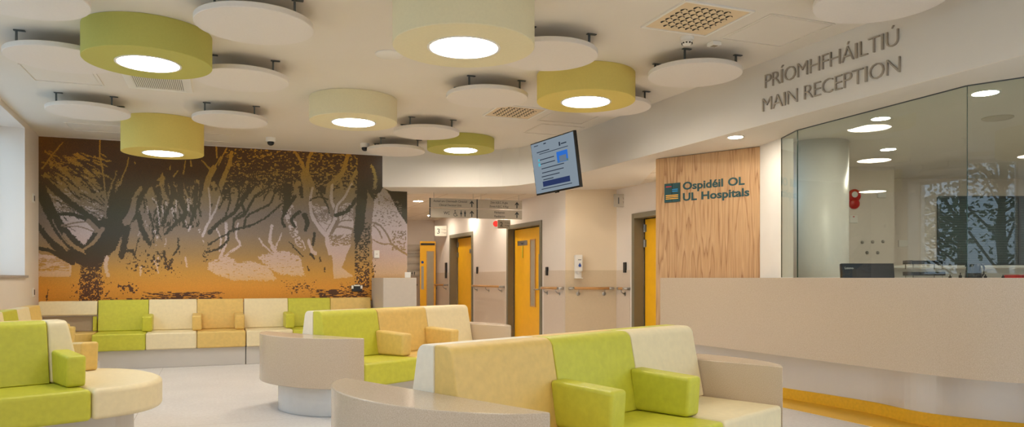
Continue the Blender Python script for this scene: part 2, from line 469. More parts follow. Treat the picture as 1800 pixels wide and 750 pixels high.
# window wall with openings
WIN = [(0.95, 4.2), (4.7, 7.6), (8.1, 11.0), (11.5, 14.0)]
ZS, ZH = 1.215, 3.08
bm = bmesh.new(); T = .42
prev = -.3
for a, b in WIN:
    wall_seg(bm, LP(prev), LP(a), 0, CEIL, T, -1)
    wall_seg(bm, LP(a), LP(b), 0, ZS, T, -1)
    wall_seg(bm, LP(a), LP(b), ZH, CEIL, T, -1)
    prev = b
wall_seg(bm, LP(prev), LP(14.8), 0, CEIL, T, -1)
struct(bmo('wall_window', bm, M['wall']))
nrm = (-.915, -.403)
for i, (a, b) in enumerate(WIN):
    w = empty('window_%d' % (i+1), kind='structure')
    pa, pb = LP(a), LP(b)
    off = .30
    A = (pa[0]+nrm[0]*off, pa[1]+nrm[1]*off); B = (pb[0]+nrm[0]*off, pb[1]+nrm[1]*off)
    bm = bmesh.new()
    nm = max(1, round((b-a)/1.1))
    for k in range(nm+1):
        q = k/nm; c = (A[0]+(B[0]-A[0])*q, A[1]+(B[1]-A[1])*q)
        q2 = .03
        wall_seg(bm, (c[0]-LD[0]*q2, c[1]-LD[1]*q2), (c[0]+LD[0]*q2, c[1]+LD[1]*q2), ZS, ZH, .06, -1)
    wall_seg(bm, A, B, ZS, ZS+.06, .058, -1); wall_seg(bm, A, B, ZH-.06, ZH, .058, -1)
    bmo('window_frame', bm, M['white'], w)
    bm = bmesh.new(); wall_seg(bm, (A[0]+nrm[0]*.02, A[1]+nrm[1]*.02), (B[0]+nrm[0]*.02, B[1]+nrm[1]*.02), ZS+.05, ZH-.05, .006, -1)
    bmo('pane', bm, M['clear'], w)
    bm = bmesh.new()
    s0, s1 = LP(a-.04), LP(b+.04)
    e = .035
    add_prism(bm, [(s0[0]-nrm[0]*e, s0[1]-nrm[1]*e), (s1[0]-nrm[0]*e, s1[1]-nrm[1]*e), (s1[0]+nrm[0]*.0, s1[1]+nrm[1]*.0), (s0[0], s0[1])], ZS-.012, ZS+.016)
    add_prism(bm, [LP(a), LP(b), (pb[0]+nrm[0]*off, pb[1]+nrm[1]*off), (pa[0]+nrm[0]*off, pa[1]+nrm[1]*off)], ZS, ZS+.016)
    bmo('window_sill', bm, plain('sill_laminate_%d' % i, lin(168, 162, 158), .4), w)

# wall behind the camera
bm = bmesh.new(); wall_seg(bm, LP(14.6), (6.9, -1.9), 0, CEIL, .2, -1)
struct(bmo('wall_back', bm, M['wall']))

# corridor right-hand wall with door openings
w1 = lambda Y: (.503 + .435*(12.43-Y), Y)
K1 = (.842, 11.65); K2 = (1.652, 11.68)
w3 = lambda Y: (K2[0] + .40*(K2[1]-Y), Y)
DZ = 2.17
bm = bmesh.new()
TH = .30
segs1 = [(17.95, 16.83, None), (15.45, 13.79, None), (12.42, 11.65, None)]
for a, b, _ in segs1: wall_seg(bm, w1(a), w1(b), 0, SOF, TH)
for a, b in ((16.83, 15.45), (13.79, 12.42)): wall_seg(bm, w1(a), w1(b), DZ, SOF, TH)
struct(bmo('wall_right', bm, M['wall']))
bm = bmesh.new(); wall_seg(bm, K1, K2, 0, SOF, .2)
struct(bmo('wall_niche', bm, M['wall_cream']))
bm = bmesh.new(); wall_seg(bm, K2, w3(11.23), 0, SOF, .3); wall_seg(bm, w3(11.23), w3(10.30), DZ, SOF, .3); wall_seg(bm, w3(10.30), w3(9.0), 0, SOF, .3)
struct(bmo('wall_triage', bm, M['wall']))
# corridor end walls
bm = bmesh.new(); wall_seg(bm, (-5.0, 18.25), w1(17.9), 0, SOF, .2)
struct(bmo('wall_end', bm, M['wall']))
bm = bmesh.new(); wall_seg(bm, (-5.0, 18.4), (-1.9, 12.1), 0, SOF, .2, -1)
struct(bmo('wall_left_corridor', bm, M['wall']))

# wall protection sheets up to 1.32 m
def sheet(name, p0, p1, mat, z0=.1, z1=1.32, n=.006):
    bm = bmesh.new(); wall_seg(bm, p0, p1, z0, z1, n, -1)
    o = bmo(name, bm, mat); struct(o); return o
sheet('trim_1', w1(17.9), w1(16.90), M['protect']); sheet('trim_2', w1(15.38), w1(13.86), M['protect'])
sheet('trim_3', w1(12.35), K1, M['protect']); sheet('trim_4', K1, K2, M['protect_cream'])
sheet('trim_5', K2, w3(11.30), M['protect']); sheet('trim_6', (-4.9, 18.25), w1(17.9), M['protect'])
# yellow skirting of the corridor
for i, (a, b) in enumerate(((w1(15.38), w1(13.86)), (w1(12.35), K1), (K1, K2), (K2, w3(11.30)))):
    bm = bmesh.new(); wall_seg(bm, a, b, 0, .1, .008, -1); o = bmo('baseboard_%s' % ('north', 'east', 'niche', 'triage')[i], bm, M['yellow']); struct(o)

# ------------------------------------------------------------------ doors
def make_door(name, p0, p1, depth, label_plate=None, window=True, hinges=False, tag_strip=False):
    """p0 far-left jamb on wall face, p1 near-right jamb"""
    u, L = norm2(p0, p1)
    d = empty(name, (p0[0], p0[1], 0), u, kind='structure')
    fw = .075
    # frame: architrave + lining.  local x along wall, local +y into the wall
    bm = bmesh.new()
    for x in (fw/2, L-fw/2): add_box(bm, (x, (depth-.02)/2, DZ/2), (fw, depth+.02+.0, DZ))
    add_box(bm, (L/2, (depth-.02)/2, DZ-fw/2), (L-2*fw, depth+.02, fw))
    fr = bmo('door_frame', bm, M['frame'], d); bevel(fr, .004, 2)
    # dark recess stop
    box('door_stop', (L/2, depth+.075, DZ/2), (L, .02, DZ), M['frame_dark'], d)
    leaf = box('door_leaf', (L/2, depth+.035, (DZ-fw)/2+.004), (L-2*fw-.03, .045, DZ-fw-.03), M['door_yellow'], d, .003, 2)
    y = depth+.012
    if window:
        bx = window[0]*L; bw = window[1]; z0, z1 = window[2], window[3]
        bm = bmesh.new()
        for xx in (bx-bw/2, bx+bw/2): add_box(bm, (xx, y-.006, (z0+z1)/2), (.022, .014, z1-z0+.022))
        for zz in (z0, z1): add_box(bm, (bx, y-.006, zz), (bw, .014, .022))
        bmo('window_bead', bm, M['rail_wood'], leaf)
        box('vision_panel', (bx, y-.003, (z0+z1)/2), (bw-.02, .006, z1-z0-.02), plain(name+'_pane', lin(176, 164, 140), .15), leaf)
        box('push_plate', (window[4]*L, y-.005, 1.30), (.09, .006, .62), M['steel'], leaf)
        hd = tube('door_handle', [(window[4]*L+.0, y, 1.0), (window[4]*L, y-.06, 1.0), (window[4]*L-.13, y-.06, 1.0)], .011, M['steel'], leaf)
    if hinges:
        for zz in (1.95, 1.72, .35):
            bm = bmesh.new(); add_box(bm, (fw+.03, y-.004, zz), (.06, .01, .11)); add_cyl(bm, (fw+.012, y-.012, zz-.06), .010, .12, 12)
            bmo('hinge', bm, M['steel'], leaf)
    if label_plate:
        pl = box('door_plate', (label_plate[0]*L, y-.004, label_plate[1]), (label_plate[2], .008, .085), M['steel'], leaf)
        text('plate_text', label_plate[3], label_plate[0]*L, label_plate[1]-.018, None, .035, M['ink'], pl, .001, y-.009, 'C')
    if tag_strip:
        box('lanyard', (label_plate[0]*L+.02, y-.012, label_plate[1]-.16), (.03, .004, .22), M['green'], leaf)
    return d
d1 = make_door('door_1', w3(11.23), w3(10.30), .15, (.62, 1.83, .16, '1'), None, True)
d2 = make_door('door_2', w1(13.79), w1(12.42), .10, (.30, 1.83, .42, 'Triage 2'), (.60, .20, .70, 1.87, .79), False, True)
d3 = make_door('door_3', w1(16.83), w1(15.45), .15, (.68, 1.78, .34, 'Triage 3'), None, True)

# yellow leaf held open at the end of the corridor
de = empty('door_4', (-2.185, 17.6, 0), (1, .10), kind='structure')
lf = box('door_leaf', (.18, 0, 1.04), (.37, .05, 2.06), M['door_yellow'], de, .003)
box('door_closer', (.18, -.035, 2.0), (.33, .03, .045), M['black'], lf)
bm = bmesh.new()
for xx in (.155, .325): add_box(bm, (xx, -.03, 1.1), (.02, .012, 1.46))
for zz in (.37, 1.83): add_box(bm, (.24, -.03, zz), (.17, .012, .02))
bmo('window_bead', bm, M['rail_wood'], lf)
box('vision_panel', (.24, -.028, 1.1), (.15, .006, 1.44), plain('door_4_pane', lin(168, 156, 134), .15), lf)
cyl('round_sticker', (.055, -.027, 1.57), .032, .003, M['blue'], lf, 20, R=Matrix.Rotation(PI/2, 3, 'X'))
box('push_plate', (.055, -.028, 1.2), (.06, .006, .55), M['steel'], lf)

# ------------------------------------------------------------------ mural print
def build_mural():
    S = 2; X0, Y0, W, H = 60, 226, 664, 316
    w, h = W*S, H*S
    rng = np.random.RandomState(3)
    def noise(cx, cy, seed):
        r = np.random.RandomState(seed)
        gx, gy = max(2, int(w/cx)+2), max(2, int(h/cy)+2)
        g = r.rand(gy, gx)
        ys = np.arange(h)/cy; xs = np.arange(w)/cx
        yi = np.clip(ys.astype(int), 0, gy-2); xi = np.clip(xs.astype(int), 0, gx-2)
        fy = (ys-yi)[:, None]; fx = (xs-xi)[None, :]
        fy = fy*fy*(3-2*fy); fx = fx*fx*(3-2*fx)
        a = g[yi][:, xi]; b = g[yi][:, xi+1]; c = g[yi+1][:, xi]; d = g[yi+1][:, xi+1]
        return (a*(1-fx)+b*fx)*(1-fy)+(c*(1-fx)+d*fx)*fy
    def fbm(c, cy=None, seed=1, o=3):
        cy = cy or c; t = 0; amp = 1; s = 0
        for k in range(o):
            t = t+amp*noise(max(c/2**k, 1.5), max(cy/2**k, 1.5), seed+k*17); s += amp; amp *= .55
        return t/s
    YY, XX = np.mgrid[0:h, 0:w]; PX = X0+XX/S; PY = Y0+YY/S
    # tones: 0 dark, 1 mid, 2 light
    tone = np.ones((h, w), np.int8)
    wx = (fbm(7, seed=5)-.5)*3.2+(fbm(2.4, seed=6, o=1)-.5)*2.4; wy = (fbm(7, seed=9)-.5)*3.2+(fbm(2.4, seed=10, o=1)-.5)*2.4
    QX = PX+wx; QY = PY+wy
    def poly(pts, val, rough=1.0, mask=None):
        n = len(pts); ins = np.zeros((h, w), bool)
        x = PX+wx*rough; y = PY+wy*rough
        for i in range(n):
            xa, ya = pts[i]; xb, yb = pts[(i+1) % n]
            if ya == yb: continue
            c = ((ya > y) != (yb > y)) & (x < (xb-xa)*(y-ya)/(yb-ya)+xa)
            ins ^= c
        if mask is not None: ins &= mask
        tone[ins] = val
    def stroke(pts, val, w0, w1, rough=.6, mask=None):
        P = []                                    # smooth the polyline
        for i in range(len(pts)-1):
            p0 = pts[max(i-1, 0)]; p1 = pts[i]; p2 = pts[i+1]; p3 = pts[min(i+2, len(pts)-1)]
            for k in range(5):
                t = k/5
                P.append(tuple(.5*(2*p1[j]+(p2[j]-p0[j])*t+(2*p0[j]-5*p1[j]+4*p2[j]-p3[j])*t*t+(3*p1[j]-3*p2[j]+p3[j]-p0[j])*t**3) for j in (0, 1)))
        P.append(pts[-1]); N = len(P)-1
        for i in range(N):
            (xa, ya), (xb, yb) = P[i], P[i+1]
            ra = (w0+(w1-w0)*i/N)/2; rb = (w0+(w1-w0)*(i+1)/N)/2; m = max(ra, rb)+4
            c0 = max(0, int((min(xa, xb)-m-X0)*S)); c1 = min(w, int((max(xa, xb)+m-X0)*S)+1)
            r0 = max(0, int((min(ya, yb)-m-Y0)*S)); r1 = min(h, int((max(ya, yb)+m-Y0)*S)+1)
            if c1 <= c0 or r1 <= r0: continue
            x = PX[r0:r1, c0:c1]+wx[r0:r1, c0:c1]*rough; y = PY[r0:r1, c0:c1]+wy[r0:r1, c0:c1]*rough
            dx, dy = xb-xa, yb-ya; L = dx*dx+dy*dy+1e-9
            t = np.clip(((x-xa)*dx+(y-ya)*dy)/L, 0, 1)
            d = np.hypot(x-xa-t*dx, y-ya-t*dy)
            ins = d < ra+(rb-ra)*t
            if mask is not None: ins &= mask[r0:r1, c0:c1]
            tone[r0:r1, c0:c1][ins] = val
    def branch(x, y, ang, length, wd, val, depth, spread=.55, rough=.5, rs=rng):
        pts = [(x, y)]; a = ang
        n = 4
        for k in range(n):
            a += rs.uniform(-.28, .28); x += math.cos(a)*length/n; y += math.sin(a)*length/n; pts.append((x, y))
        stroke(pts, val, wd, wd*.55, rough)
        if depth > 0:
            for k in range(2+(rs.rand() < .5)):
                q = pts[rs.randint(1, n+1)]
                branch(q[0], q[1], a+rs.uniform(-spread, spread)*1.6, length*rs.uniform(.55, .8), wd*.55, val, depth-1, spread, rough, rs)
    f1 = fbm(10, 5, seed=31, o=3); f2 = fbm(5, 2.6, seed=41, o=2); f3 = fbm(26, 18, seed=51, o=3)
    # ---- light sky behind the trees
    poly([(98, 372), (150, 378), (178, 392), (176, 412), (160, 428), (140, 437), (118, 420), (104, 395)], 2, .4)
    poly([(88, 340), (130, 335), (195, 365), (200, 390), (150, 384), (100, 372)], 2, 1.5, mask=fbm(6, 4, seed=46, o=2) > .56)
    poly([(68, 446), (95, 449), (125, 465), (125, 486), (68, 486)], 2, .6)
    tone[(PY > 452) & (PY < 476) & (PX < 122) & (tone == 2) & (fbm(16, 1.8, seed=47, o=2) > .50)] = 1
    poly([(368, 460), (400, 448), (418, 462), (440, 458), (470, 468), (486, 492), (412, 492), (380, 482), (365, 472)], 2, 1.6)
    poly([(452, 450), (500, 440), (528, 452), (535, 484), (495, 482), (470, 470)], 2, 1.4)
    poly([(550, 365), (620, 355), (622, 415), (600, 470), (622, 486), (585, 490), (575, 440), (565, 405)], 2, .8)
    poly([(490, 368), (530, 350), (560, 360), (555, 430), (545, 452), (520, 430)], 2, 1.2, mask=fbm(6, 5, seed=48, o=2) > .54)
    poly([(652, 300), (672, 325), (716, 388), (716, 488), (655, 488), (650, 400)], 2, .5)
    poly([(578, 412), (622, 412), (620, 430), (580, 432)], 1, 1.2, mask=f2 > .42)
    for k in range(34):                              # fine twigs against the pale sky on the right
        branch(rng.uniform(556, 615), rng.uniform(345, 372), rng.uniform(-.3, PI), rng.uniform(10, 26), 1.6, 1, 1)
    for k in range(16): branch(rng.uniform(540, 600), rng.uniform(372, 392), rng.uniform(-1, .6), rng.uniform(12, 26), 1.4, 1, 1)
    # ---- canopy
    lim = 322+(f3-.5)*70
    lim = np.where(PX < 350, lim+18*np.sin(PX/23.0)-6, lim)
    lim = np.where((PX > 350) & (PX < 430), lim+18, lim)
    lim = np.where(PX > 470, lim+18, lim)
    can = (PY < lim) & (PX < 664)
    tone[can] = 0
    gold = can & (PX > 395) & (PX < 660) & (PY < 335) & (fbm(7, 4.2, seed=44, o=2) > .64)
    tone[gold] = 1
    gold2 = can & (PX > 440) & (PX < 640) & (PY > 300) & (fbm(7, 5, seed=49, o=2) > .62)
    tone[gold2] = 1
    poly([(186, 245), (304, 240), (290, 285), (266, 318), (250, 352), (238, 385), (217, 410), (204, 435), (188, 452), (178, 470), (176, 535), (138, 537), (146, 470), (135, 460), (118, 447), (128, 440), (144, 440), (154, 426), (172, 412), (192, 392), (195, 372), (186, 350), (182, 310)], 0, 1.6)
    tone[(PY > 300) & (PY < 400) & (PX > 268) & (PX < 352) & (fbm(7, 16, seed=52, o=2) > .57)] = 0
    # leafy light patches of the left canopy
    for (cx, cy, a, b, sl) in ((128, 283, 14, 6, .5), (160, 303, 14, 7, .3), (110, 300, 18, 6, .9), (120, 315, 26, 5, .45), (105, 322, 22, 4, .3), (100, 335, 14, 4, .4), (140, 275, 12, 4, .4), (152, 312, 9, 4, .5), (168, 330, 14, 6, .8), (125, 348, 26, 7, .35), (165, 358, 28, 8, .5), (150, 372, 24, 6, .3), (150, 338, 14, 7, .4), (210, 330, 7, 13, 0), (90, 285, 4, 12, .3)):
        x = PX-cx; y = PY-cy-sl*x
        e = (x/a)**2+(y/b)**2 + (f2-.5)*2.2
        tone[(e < 1) & (fbm(4, 2, seed=61, o=2) > .3)] = 1
        tone[(e < .35) & (f2 > .5)] = 2
    for k in range(95):                              # slanting twigs and gaps in the left crown
        x0 = rng.uniform(72, 176); y0 = rng.uniform(262, 372); a = rng.uniform(.35, .85) if y0 > 290 else rng.uniform(.2, .6); ln = rng.uniform(8, 26)
        stroke([(x0, y0), (x0+math.cos(a)*ln*.5, y0+math.sin(a)*ln*.5+rng.uniform(-1, 1)), (x0+math.cos(a)*ln, y0+math.sin(a)*ln)], 2 if (y0 > 325 and rng.rand() < .4) else 1, rng.uniform(1, 3.6), rng.uniform(.8, 2.4), .8)
    for k in range(60):
        x0 = rng.uniform(72, 180); y0 = rng.uniform(275, 390); a = rng.uniform(.3, 1.0); ln = rng.uniform(14, 36)
        stroke([(x0, y0), (x0+math.cos(a)*ln, y0+math.sin(a)*ln)], 0, rng.uniform(1.2, 3), 1.4, .9)
    for k in range(70):                              # ragged edges between the avenue stems
        x0 = rng.uniform(240, 352); y0 = rng.uniform(318, 425); a = PI/2+rng.uniform(-.5, .3); ln = rng.uniform(8, 26)
        stroke([(x0, y0), (x0+math.cos(a)*ln, y0+math.sin(a)*ln)], int(rng.choice([0, 0, 1, 1, 2 if y0 > 345 else 1])), rng.uniform(1, 3.4), 1.0, 1.2)
    # gold twigs over the left canopy
    for p in ([(176, 243), (175, 272), (180, 296), (184, 330), (187, 362)], [(226, 277), (222, 295), (213, 318), (218, 338), (200, 366)],
              [(266, 286), (250, 303), (236, 326), (226, 348), (211, 372)], [(237, 285), (240, 305), (246, 290)], [(110, 250), (92, 272), (74, 296)], [(95, 282), (115, 300), (140, 325), (155, 335)],
              [(300, 285), (298, 300)], [(326, 282), (322, 310), (324, 335), (330, 345)], [(335, 282), (336, 292)], [(355, 282), (369, 297)], [(380, 256), (381, 276)], [(388, 275), (378, 292), (372, 300)], [(400, 256), (392, 272), (384, 290)], [(312, 300), (305, 310)]):
        stroke(p, 1, 2.2, 3.0, .5)
    # ---- main dark tree on the left
    stroke([(160, 540), (158, 500), (160, 470), (163, 445)], 0, 36, 34, 1.6)
    sp = (PY > 462) & (f2 > .60) & (np.abs(PX-158) < 30); tone[sp] = 1
    stroke([(160, 450), (180, 420), (203, 385), (222, 350), (245, 315), (285, 270), (300, 255)], 0, 40, 50, 1.3)
    stroke([(158, 455), (135, 435), (108, 405), (88, 370), (70, 330)], 0, 24, 20, 1.0)
    stroke([(150, 460), (112, 442), (90, 425), (66, 395)], 0, 18, 8, 1.0)
    stroke([(66, 436), (88, 440), (110, 452), (128, 462)], 0, 6, 8, .6)
    stroke([(184, 402), (168, 388), (140, 368), (110, 345), (80, 318)], 0, 9, 12, 1.0)
    stroke([(98, 376), (125, 376), (150, 384), (182, 400)], 0, 5, 9, .6)
    stroke([(108, 396), (132, 391), (154, 389)], 1, 3, 3, .5)
    stroke([(112, 398), (140, 398), (168, 408)], 1, 2, 2, .4)
    stroke([(112, 412), (128, 430), (146, 440)], 1, 6, 5, .6)
    stroke([(180, 402), (165, 425), (143, 440)], 1, 8, 3, .6)
    stroke([(155, 388), (172, 405)], 1, 8, 8, .4)
    stroke([(92, 385), (100, 402), (120, 428), (150, 446)], 1, 2, 2, .8)
    stroke([(80, 398), (98, 420), (118, 440)], 1, 2.5, 2, .8)
    stroke([(205, 300), (188, 350), (185, 380)], 1, 2, 5, 1.5)
    stroke([(247, 330), (236, 350), (232, 372), (222, 390)], 1, 6, 14, .8)
    # inner avenue stems (dark streaks between pale trunks)
    for p, a, b in (([(224, 400), (218, 430), (213, 450)], 12, 10), ([(243, 378), (250, 405), (262, 428)], 10, 7), ([(262, 372), (268, 395), (270, 425)], 5, 3), ([(278, 330), (281, 365), (276, 410)], 7, 5),
                    ([(300, 320), (303, 345), (292, 375), (285, 395)], 9, 6), ([(318, 310), (318, 350), (326, 375), (300, 400), (290, 412)], 12, 5), ([(345, 325), (342, 360), (338, 385), (330, 400)], 9, 5),
                    ([(355, 330), (350, 355), (352, 378)], 5, 4), ([(240, 345), (252, 350), (255, 372)], 4, 3), ([(268, 320), (275, 338), (283, 350)], 8, 6), ([(296, 300), (292, 330), (300, 352)], 8, 5),
                    ([(313, 418), (313, 435), (304, 448)], 3, 4), ([(288, 442), (291, 460), (296, 472)], 5, 4), ([(302, 455), (297, 468)], 5, 4), ([(215, 440), (232, 440)], 7, 4), ([(232, 440), (236, 448)], 6, 4)):
        stroke(p, 0, a, b, 1.3)
    for p, a, b in (([(330, 350), (331, 368)], 3, 3), ([(334, 398), (331, 405)], 4, 3), ([(268, 348), (276, 360), (280, 395)], 2.5, 2), ([(310, 352), (309, 372)], 3, 2), ([(188, 452), (186, 470), (190, 484)], 7, 6), ([(248, 468), (247, 484)], 3, 3), ([(270, 450), (278, 480)], 2, 2), ([(278, 452), (277, 470)], 3, 2), ([(326, 452), (328, 468)], 3, 3)):
        stroke(p, 2, a, b, 1.0)
    # pale forked trunk
    stroke([(407, 268), (402, 290), (392, 315), (382, 345), (376, 372), (366, 395), (356, 414)], 1, 6, 14, .5)
    stroke([(376, 295), (366, 315), (362, 340), (366, 370)], 1, 10, 12, .5)
    stroke([(386, 345), (378, 370), (364, 395), (356, 414)], 2, 2.5, 5, .5)
    stroke([(366, 330), (369, 355), (369, 385)], 2, 3, 3, .4)
    stroke([(397, 392), (398, 420), (392, 440), (386, 455)], 2, 4, 6, .9)
    stroke([(418, 392), (415, 415), (422, 430), (405, 442), (390, 456)], 2, 3, 5, .7)
    stroke([(380, 400), (388, 420), (386, 440)], 2, 3, 3, .9)
    stroke([(478, 396), (474, 420), (482, 440), (495, 452)], 2, 5, 6, .8)
    stroke([(455, 418), (465, 432), (480, 445)], 2, 3, 3, .9)
    stroke([(495, 410), (488, 425), (482, 440)], 2, 2, 3, .9)
    # dark leaning branches in the middle
    for p, a, b in (([(368, 408), (384, 392), (410, 374), (432, 345), (450, 322)], 8, 4), ([(395, 385), (404, 350), (398, 322)], 4, 3), ([(410, 376), (420, 345), (416, 318)], 4, 3), ([(430, 372), (425, 350), (440, 330)], 6, 3),
                    ([(412, 384), (430, 376), (445, 350), (470, 330)], 6, 3), ([(429, 400), (434, 380), (455, 368), (474, 358), (484, 338), (500, 330)], 4, 3), ([(362, 443), (385, 436), (400, 422), (404, 406), (440, 396), (470, 380), (490, 362), (512, 345)], 4, 3),
                    ([(366, 430), (385, 418), (402, 410)], 3, 3), ([(410, 405), (412, 385), (425, 372)], 4, 3), ([(440, 360), (446, 345), (460, 335)], 3, 2), ([(385, 366), (395, 345), (402, 330)], 3, 2)):
        stroke(p, 0, a, b, .9)
    for k in range(26):
        branch(rng.uniform(380, 520), rng.uniform(320, 352), -PI/2+rng.uniform(-1, 1), rng.uniform(14, 34), 2.0, 0, 1)
    # right hand pair of trees
    stroke([(524, 322), (522, 350), (530, 380), (540, 410), (552, 440), (560, 490)], 1, 10, 40, .6)
    stroke([(532, 305), (538, 335), (534, 360), (545, 395), (566, 430), (572, 490)], 1, 8, 30, .6)
    stroke([(515, 262), (528, 282), (538, 305)], 1, 4, 7, .5); stroke([(549, 264), (541, 285), (540, 305)], 1, 6, 6, .5)
    stroke([(538, 300), (548, 325), (550, 340), (543, 355), (546, 375), (560, 400), (570, 412)], 1, 8, 12, .5)
    stroke([(549, 330), (545, 352), (548, 378), (560, 398), (572, 412)], 2, 4, 8, .5)
    stroke([(612, 268), (606, 290), (598, 308), (580, 325), (578, 345), (584, 372), (590, 386), (580, 405)], 1, 7, 14, .5)
    stroke([(584, 325), (582, 350), (590, 378), (578, 405), (574, 420), (580, 445)], 2, 5, 7, .5)
    stroke([(627, 297), (618, 318), (608, 338), (596, 352), (590, 372)], 1, 4, 9, .5)
    stroke([(618, 322), (606, 345), (592, 362), (590, 385)], 2, 3, 5, .5)
    stroke([(598, 315), (600, 335), (592, 350)], 1, 4, 8, .5)
    for p, a, b in (([(518, 345), (502, 370), (495, 385), (500, 398)], 6, 4), ([(526, 372), (512, 385), (518, 398)], 6, 5), ([(506, 330), (504, 355), (500, 375)], 16, 8), ([(528, 330), (530, 345)], 8, 5), ([(535, 378), (540, 392), (536, 404)], 9, 5),
                    ([(508, 424), (520, 438), (532, 450)], 2.5, 2), ([(552, 410), (550, 430)], 5, 4), ([(546, 446), (552, 454)], 5, 4), ([(562, 452), (563, 458)], 3, 3), ([(560, 335), (575, 360), (578, 375)], 3, 2), ([(590, 378), (610, 370), (625, 350)], 7, 6),
                    ([(545, 352), (560, 345), (575, 350)], 3, 2), ([(570, 470), (571, 478)], 2.5, 2.5), ([(540, 468), (542, 475)], 2.5, 2.5)):
        stroke(p, 0, a, b, .9)
    stroke([(585, 400), (600, 398), (620, 402)], 1, 3, 4, .5); stroke([(588, 396), (600, 388), (618, 387)], 1, 2, 2, .5)
    stroke([(542, 422), (548, 440), (554, 445)], 2, 5, 6, .7); stroke([(531, 422), (536, 436)], 2, 2, 2, .6)
    # great trunk on the right
    poly([(632, 232), (676, 232), (664, 300), (658, 345), (653, 400), (655, 460), (660, 500), (618, 500), (624, 470), (620, 440), (616, 420), (624, 380), (628, 320)], 1, .7)
    poly([(632, 228), (700, 228), (672, 330), (656, 352), (646, 335), (640, 400), (632, 420), (624, 440), (622, 400), (626, 360), (628, 300)], 0, 1.0)
    m = (np.abs(PX-636) < 13) & (PY > 400) & (PY < 505) & (fbm(5, 4, seed=71, o=2)+.0012*(PY-430) > .54); tone[m] = 0
    m = (np.abs(PX-646) < 5) & (PY > 390) & (PY < 428) & (f2 > .55); tone[m] = 0
    stroke([(653, 292), (660, 310), (658, 330)], 1, 5, 6, 1.2)
    poly([(664, 228), (716, 228), (716, 395), (700, 372), (684, 340), (668, 318)], 0, .5)
    # twigs right of the trunk
    stroke([(653, 390), (668, 396), (682, 415), (690, 430), (716, 448)], 1, 2.5, 4, .5); stroke([(656, 396), (665, 404), (671, 418)], 1, 2, 2, .5); stroke([(655, 420), (670, 428), (690, 428)], 1, 2, 3, .5)
    m = (PX > 656) & (PX < 706) & (PY > 340) & (PY < 398) & (fbm(6, 3, seed=81, o=2) > .66) & (PY-340 > (PX-660)*.55-8); tone[m] = 1
    m = (PX > 688) & (PX < 714) & (PY > 405) & (PY < 440) & (fbm(5, 4, seed=83, o=2) > .55); tone[m] = 1
    m = (PX > 368) & (PX < 530) & (PY > 440) & (PY < 492) & (tone == 2) & (fbm(9, 2.5, seed=91, o=2) > .74); tone[m] = 1
    # ground litter
    def litter(x0, x1, y0, y1, th, seed, cx=7, cy=2.2, ramp=0.0):
        f = fbm(cx, cy, seed=seed, o=2)
        ex = np.minimum(PX-x0, x1-PX)/(x1-x0); ey = np.minimum(PY-y0, y1-PY)/(y1-y0)
        m = (ex > 0) & (ey > 0) & (f+.25*np.minimum(1, np.minimum(ex*4, ey*3+ramp))-.25 > th); tone[m] = 0
    litter(120, 200, 480, 532, .60, 101, 6, 6); litter(200, 245, 495, 520, .52, 103, 8, 8); litter(205, 330, 430, 490, .63, 105, 7, 6)
    litter(250, 395, 512, 542, .42, 107, 14, 2.2, .6); litter(150, 300, 522, 542, .50, 108, 10, 3, .6)
    litter(545, 662, 508, 542, .38, 109, 12, 3, .6); litter(590, 660, 495, 512, .58, 111, 6, 3); litter(488, 560, 490, 518, .62, 113, 6, 3); litter(355, 372, 425, 465, .58, 117, 5, 5); litter(640, 662, 450, 500, .6, 118, 4, 4)
    stroke([(82, 530), (84, 508)], 0, 3, 2, 1.2)
    # ---- palettes by height in the picture
    ys = [232, 265, 300, 340, 375, 410, 445, 480, 505, 540]
    light = [(214, 160, 50), (206, 156, 60), (186, 148, 84), (158, 144, 128), (168, 160, 164), (184, 172, 178), (196, 172, 166), (210, 176, 140), (218, 168, 96), (220, 150, 50)]
    mid = [(196, 132, 16), (184, 130, 24), (156, 120, 44), (124, 106, 72), (118, 108, 102), (130, 116, 104), (158, 128, 84), (198, 146, 60), (216, 148, 48), (218, 146, 46)]
    dark = [(92, 58, 10), (84, 52, 12), (78, 52, 18), (66, 56, 30), (60, 60, 46), (60, 58, 50), (66, 54, 34), (78, 50, 26), (86, 50, 24), (90, 50, 22)]
    rgb = np.zeros((h, w, 3))
    yy = PY[:, 0]
    for v, pal in ((0, dark), (1, mid), (2, light)):
        pal = np.array(pal, float)
        colr = np.stack([np.interp(yy, ys, pal[:, c]) for c in range(3)], 1)
        mk = tone == v
        full = np.repeat(colr[:, None, :], w, 1)
        rgb[mk] = full[mk]
    # warmer top-left corner and printed grain
    k = np.clip(1-np.hypot((PX-70)/90, (PY-235)/110), 0, 1)[..., None]
    rgb = rgb*(1-.5*k)+np.array([150, 98, 22.0])*.5*k
    rgb *= 1+(rng.rand(h, w, 1)-.5)*.26*np.clip(1.5-(PY[..., None]-240)/160, .4, 1.4)
    rgb = np.clip(rgb/255, 0, 1)
    rgbl = np.where(rgb <= .04045, rgb/12.92, ((rgb+.055)/1.055)**2.4)
    # ---- grid on the wall; every vertex picks up the print colour at its place
    (ux, uy), L = norm2(MC, MEND)
    zb, zt = .84, CEIL-.012
    NX, NZ = 1150, 440
    p = np.linspace(0.0, L, NX); z = np.linspace(zb, zt, NZ)
    Pg, Zg = np.meshgrid(p, z)
    X = MC[0]+ux*Pg; Y = MC[1]+uy*Pg
    fx = 900+1300*X/Y; fy = 488-1300*(Zg-CH)/Y
    # y is sheared by the wall's perspective; straighten it slightly for the palette by using it directly
    ix = np.clip(((fx-X0)*S).astype(int), 0, w-1); iy = np.clip(((fy-Y0)*S).astype(int), 0, h-1)
    colv = rgbl[iy, ix]
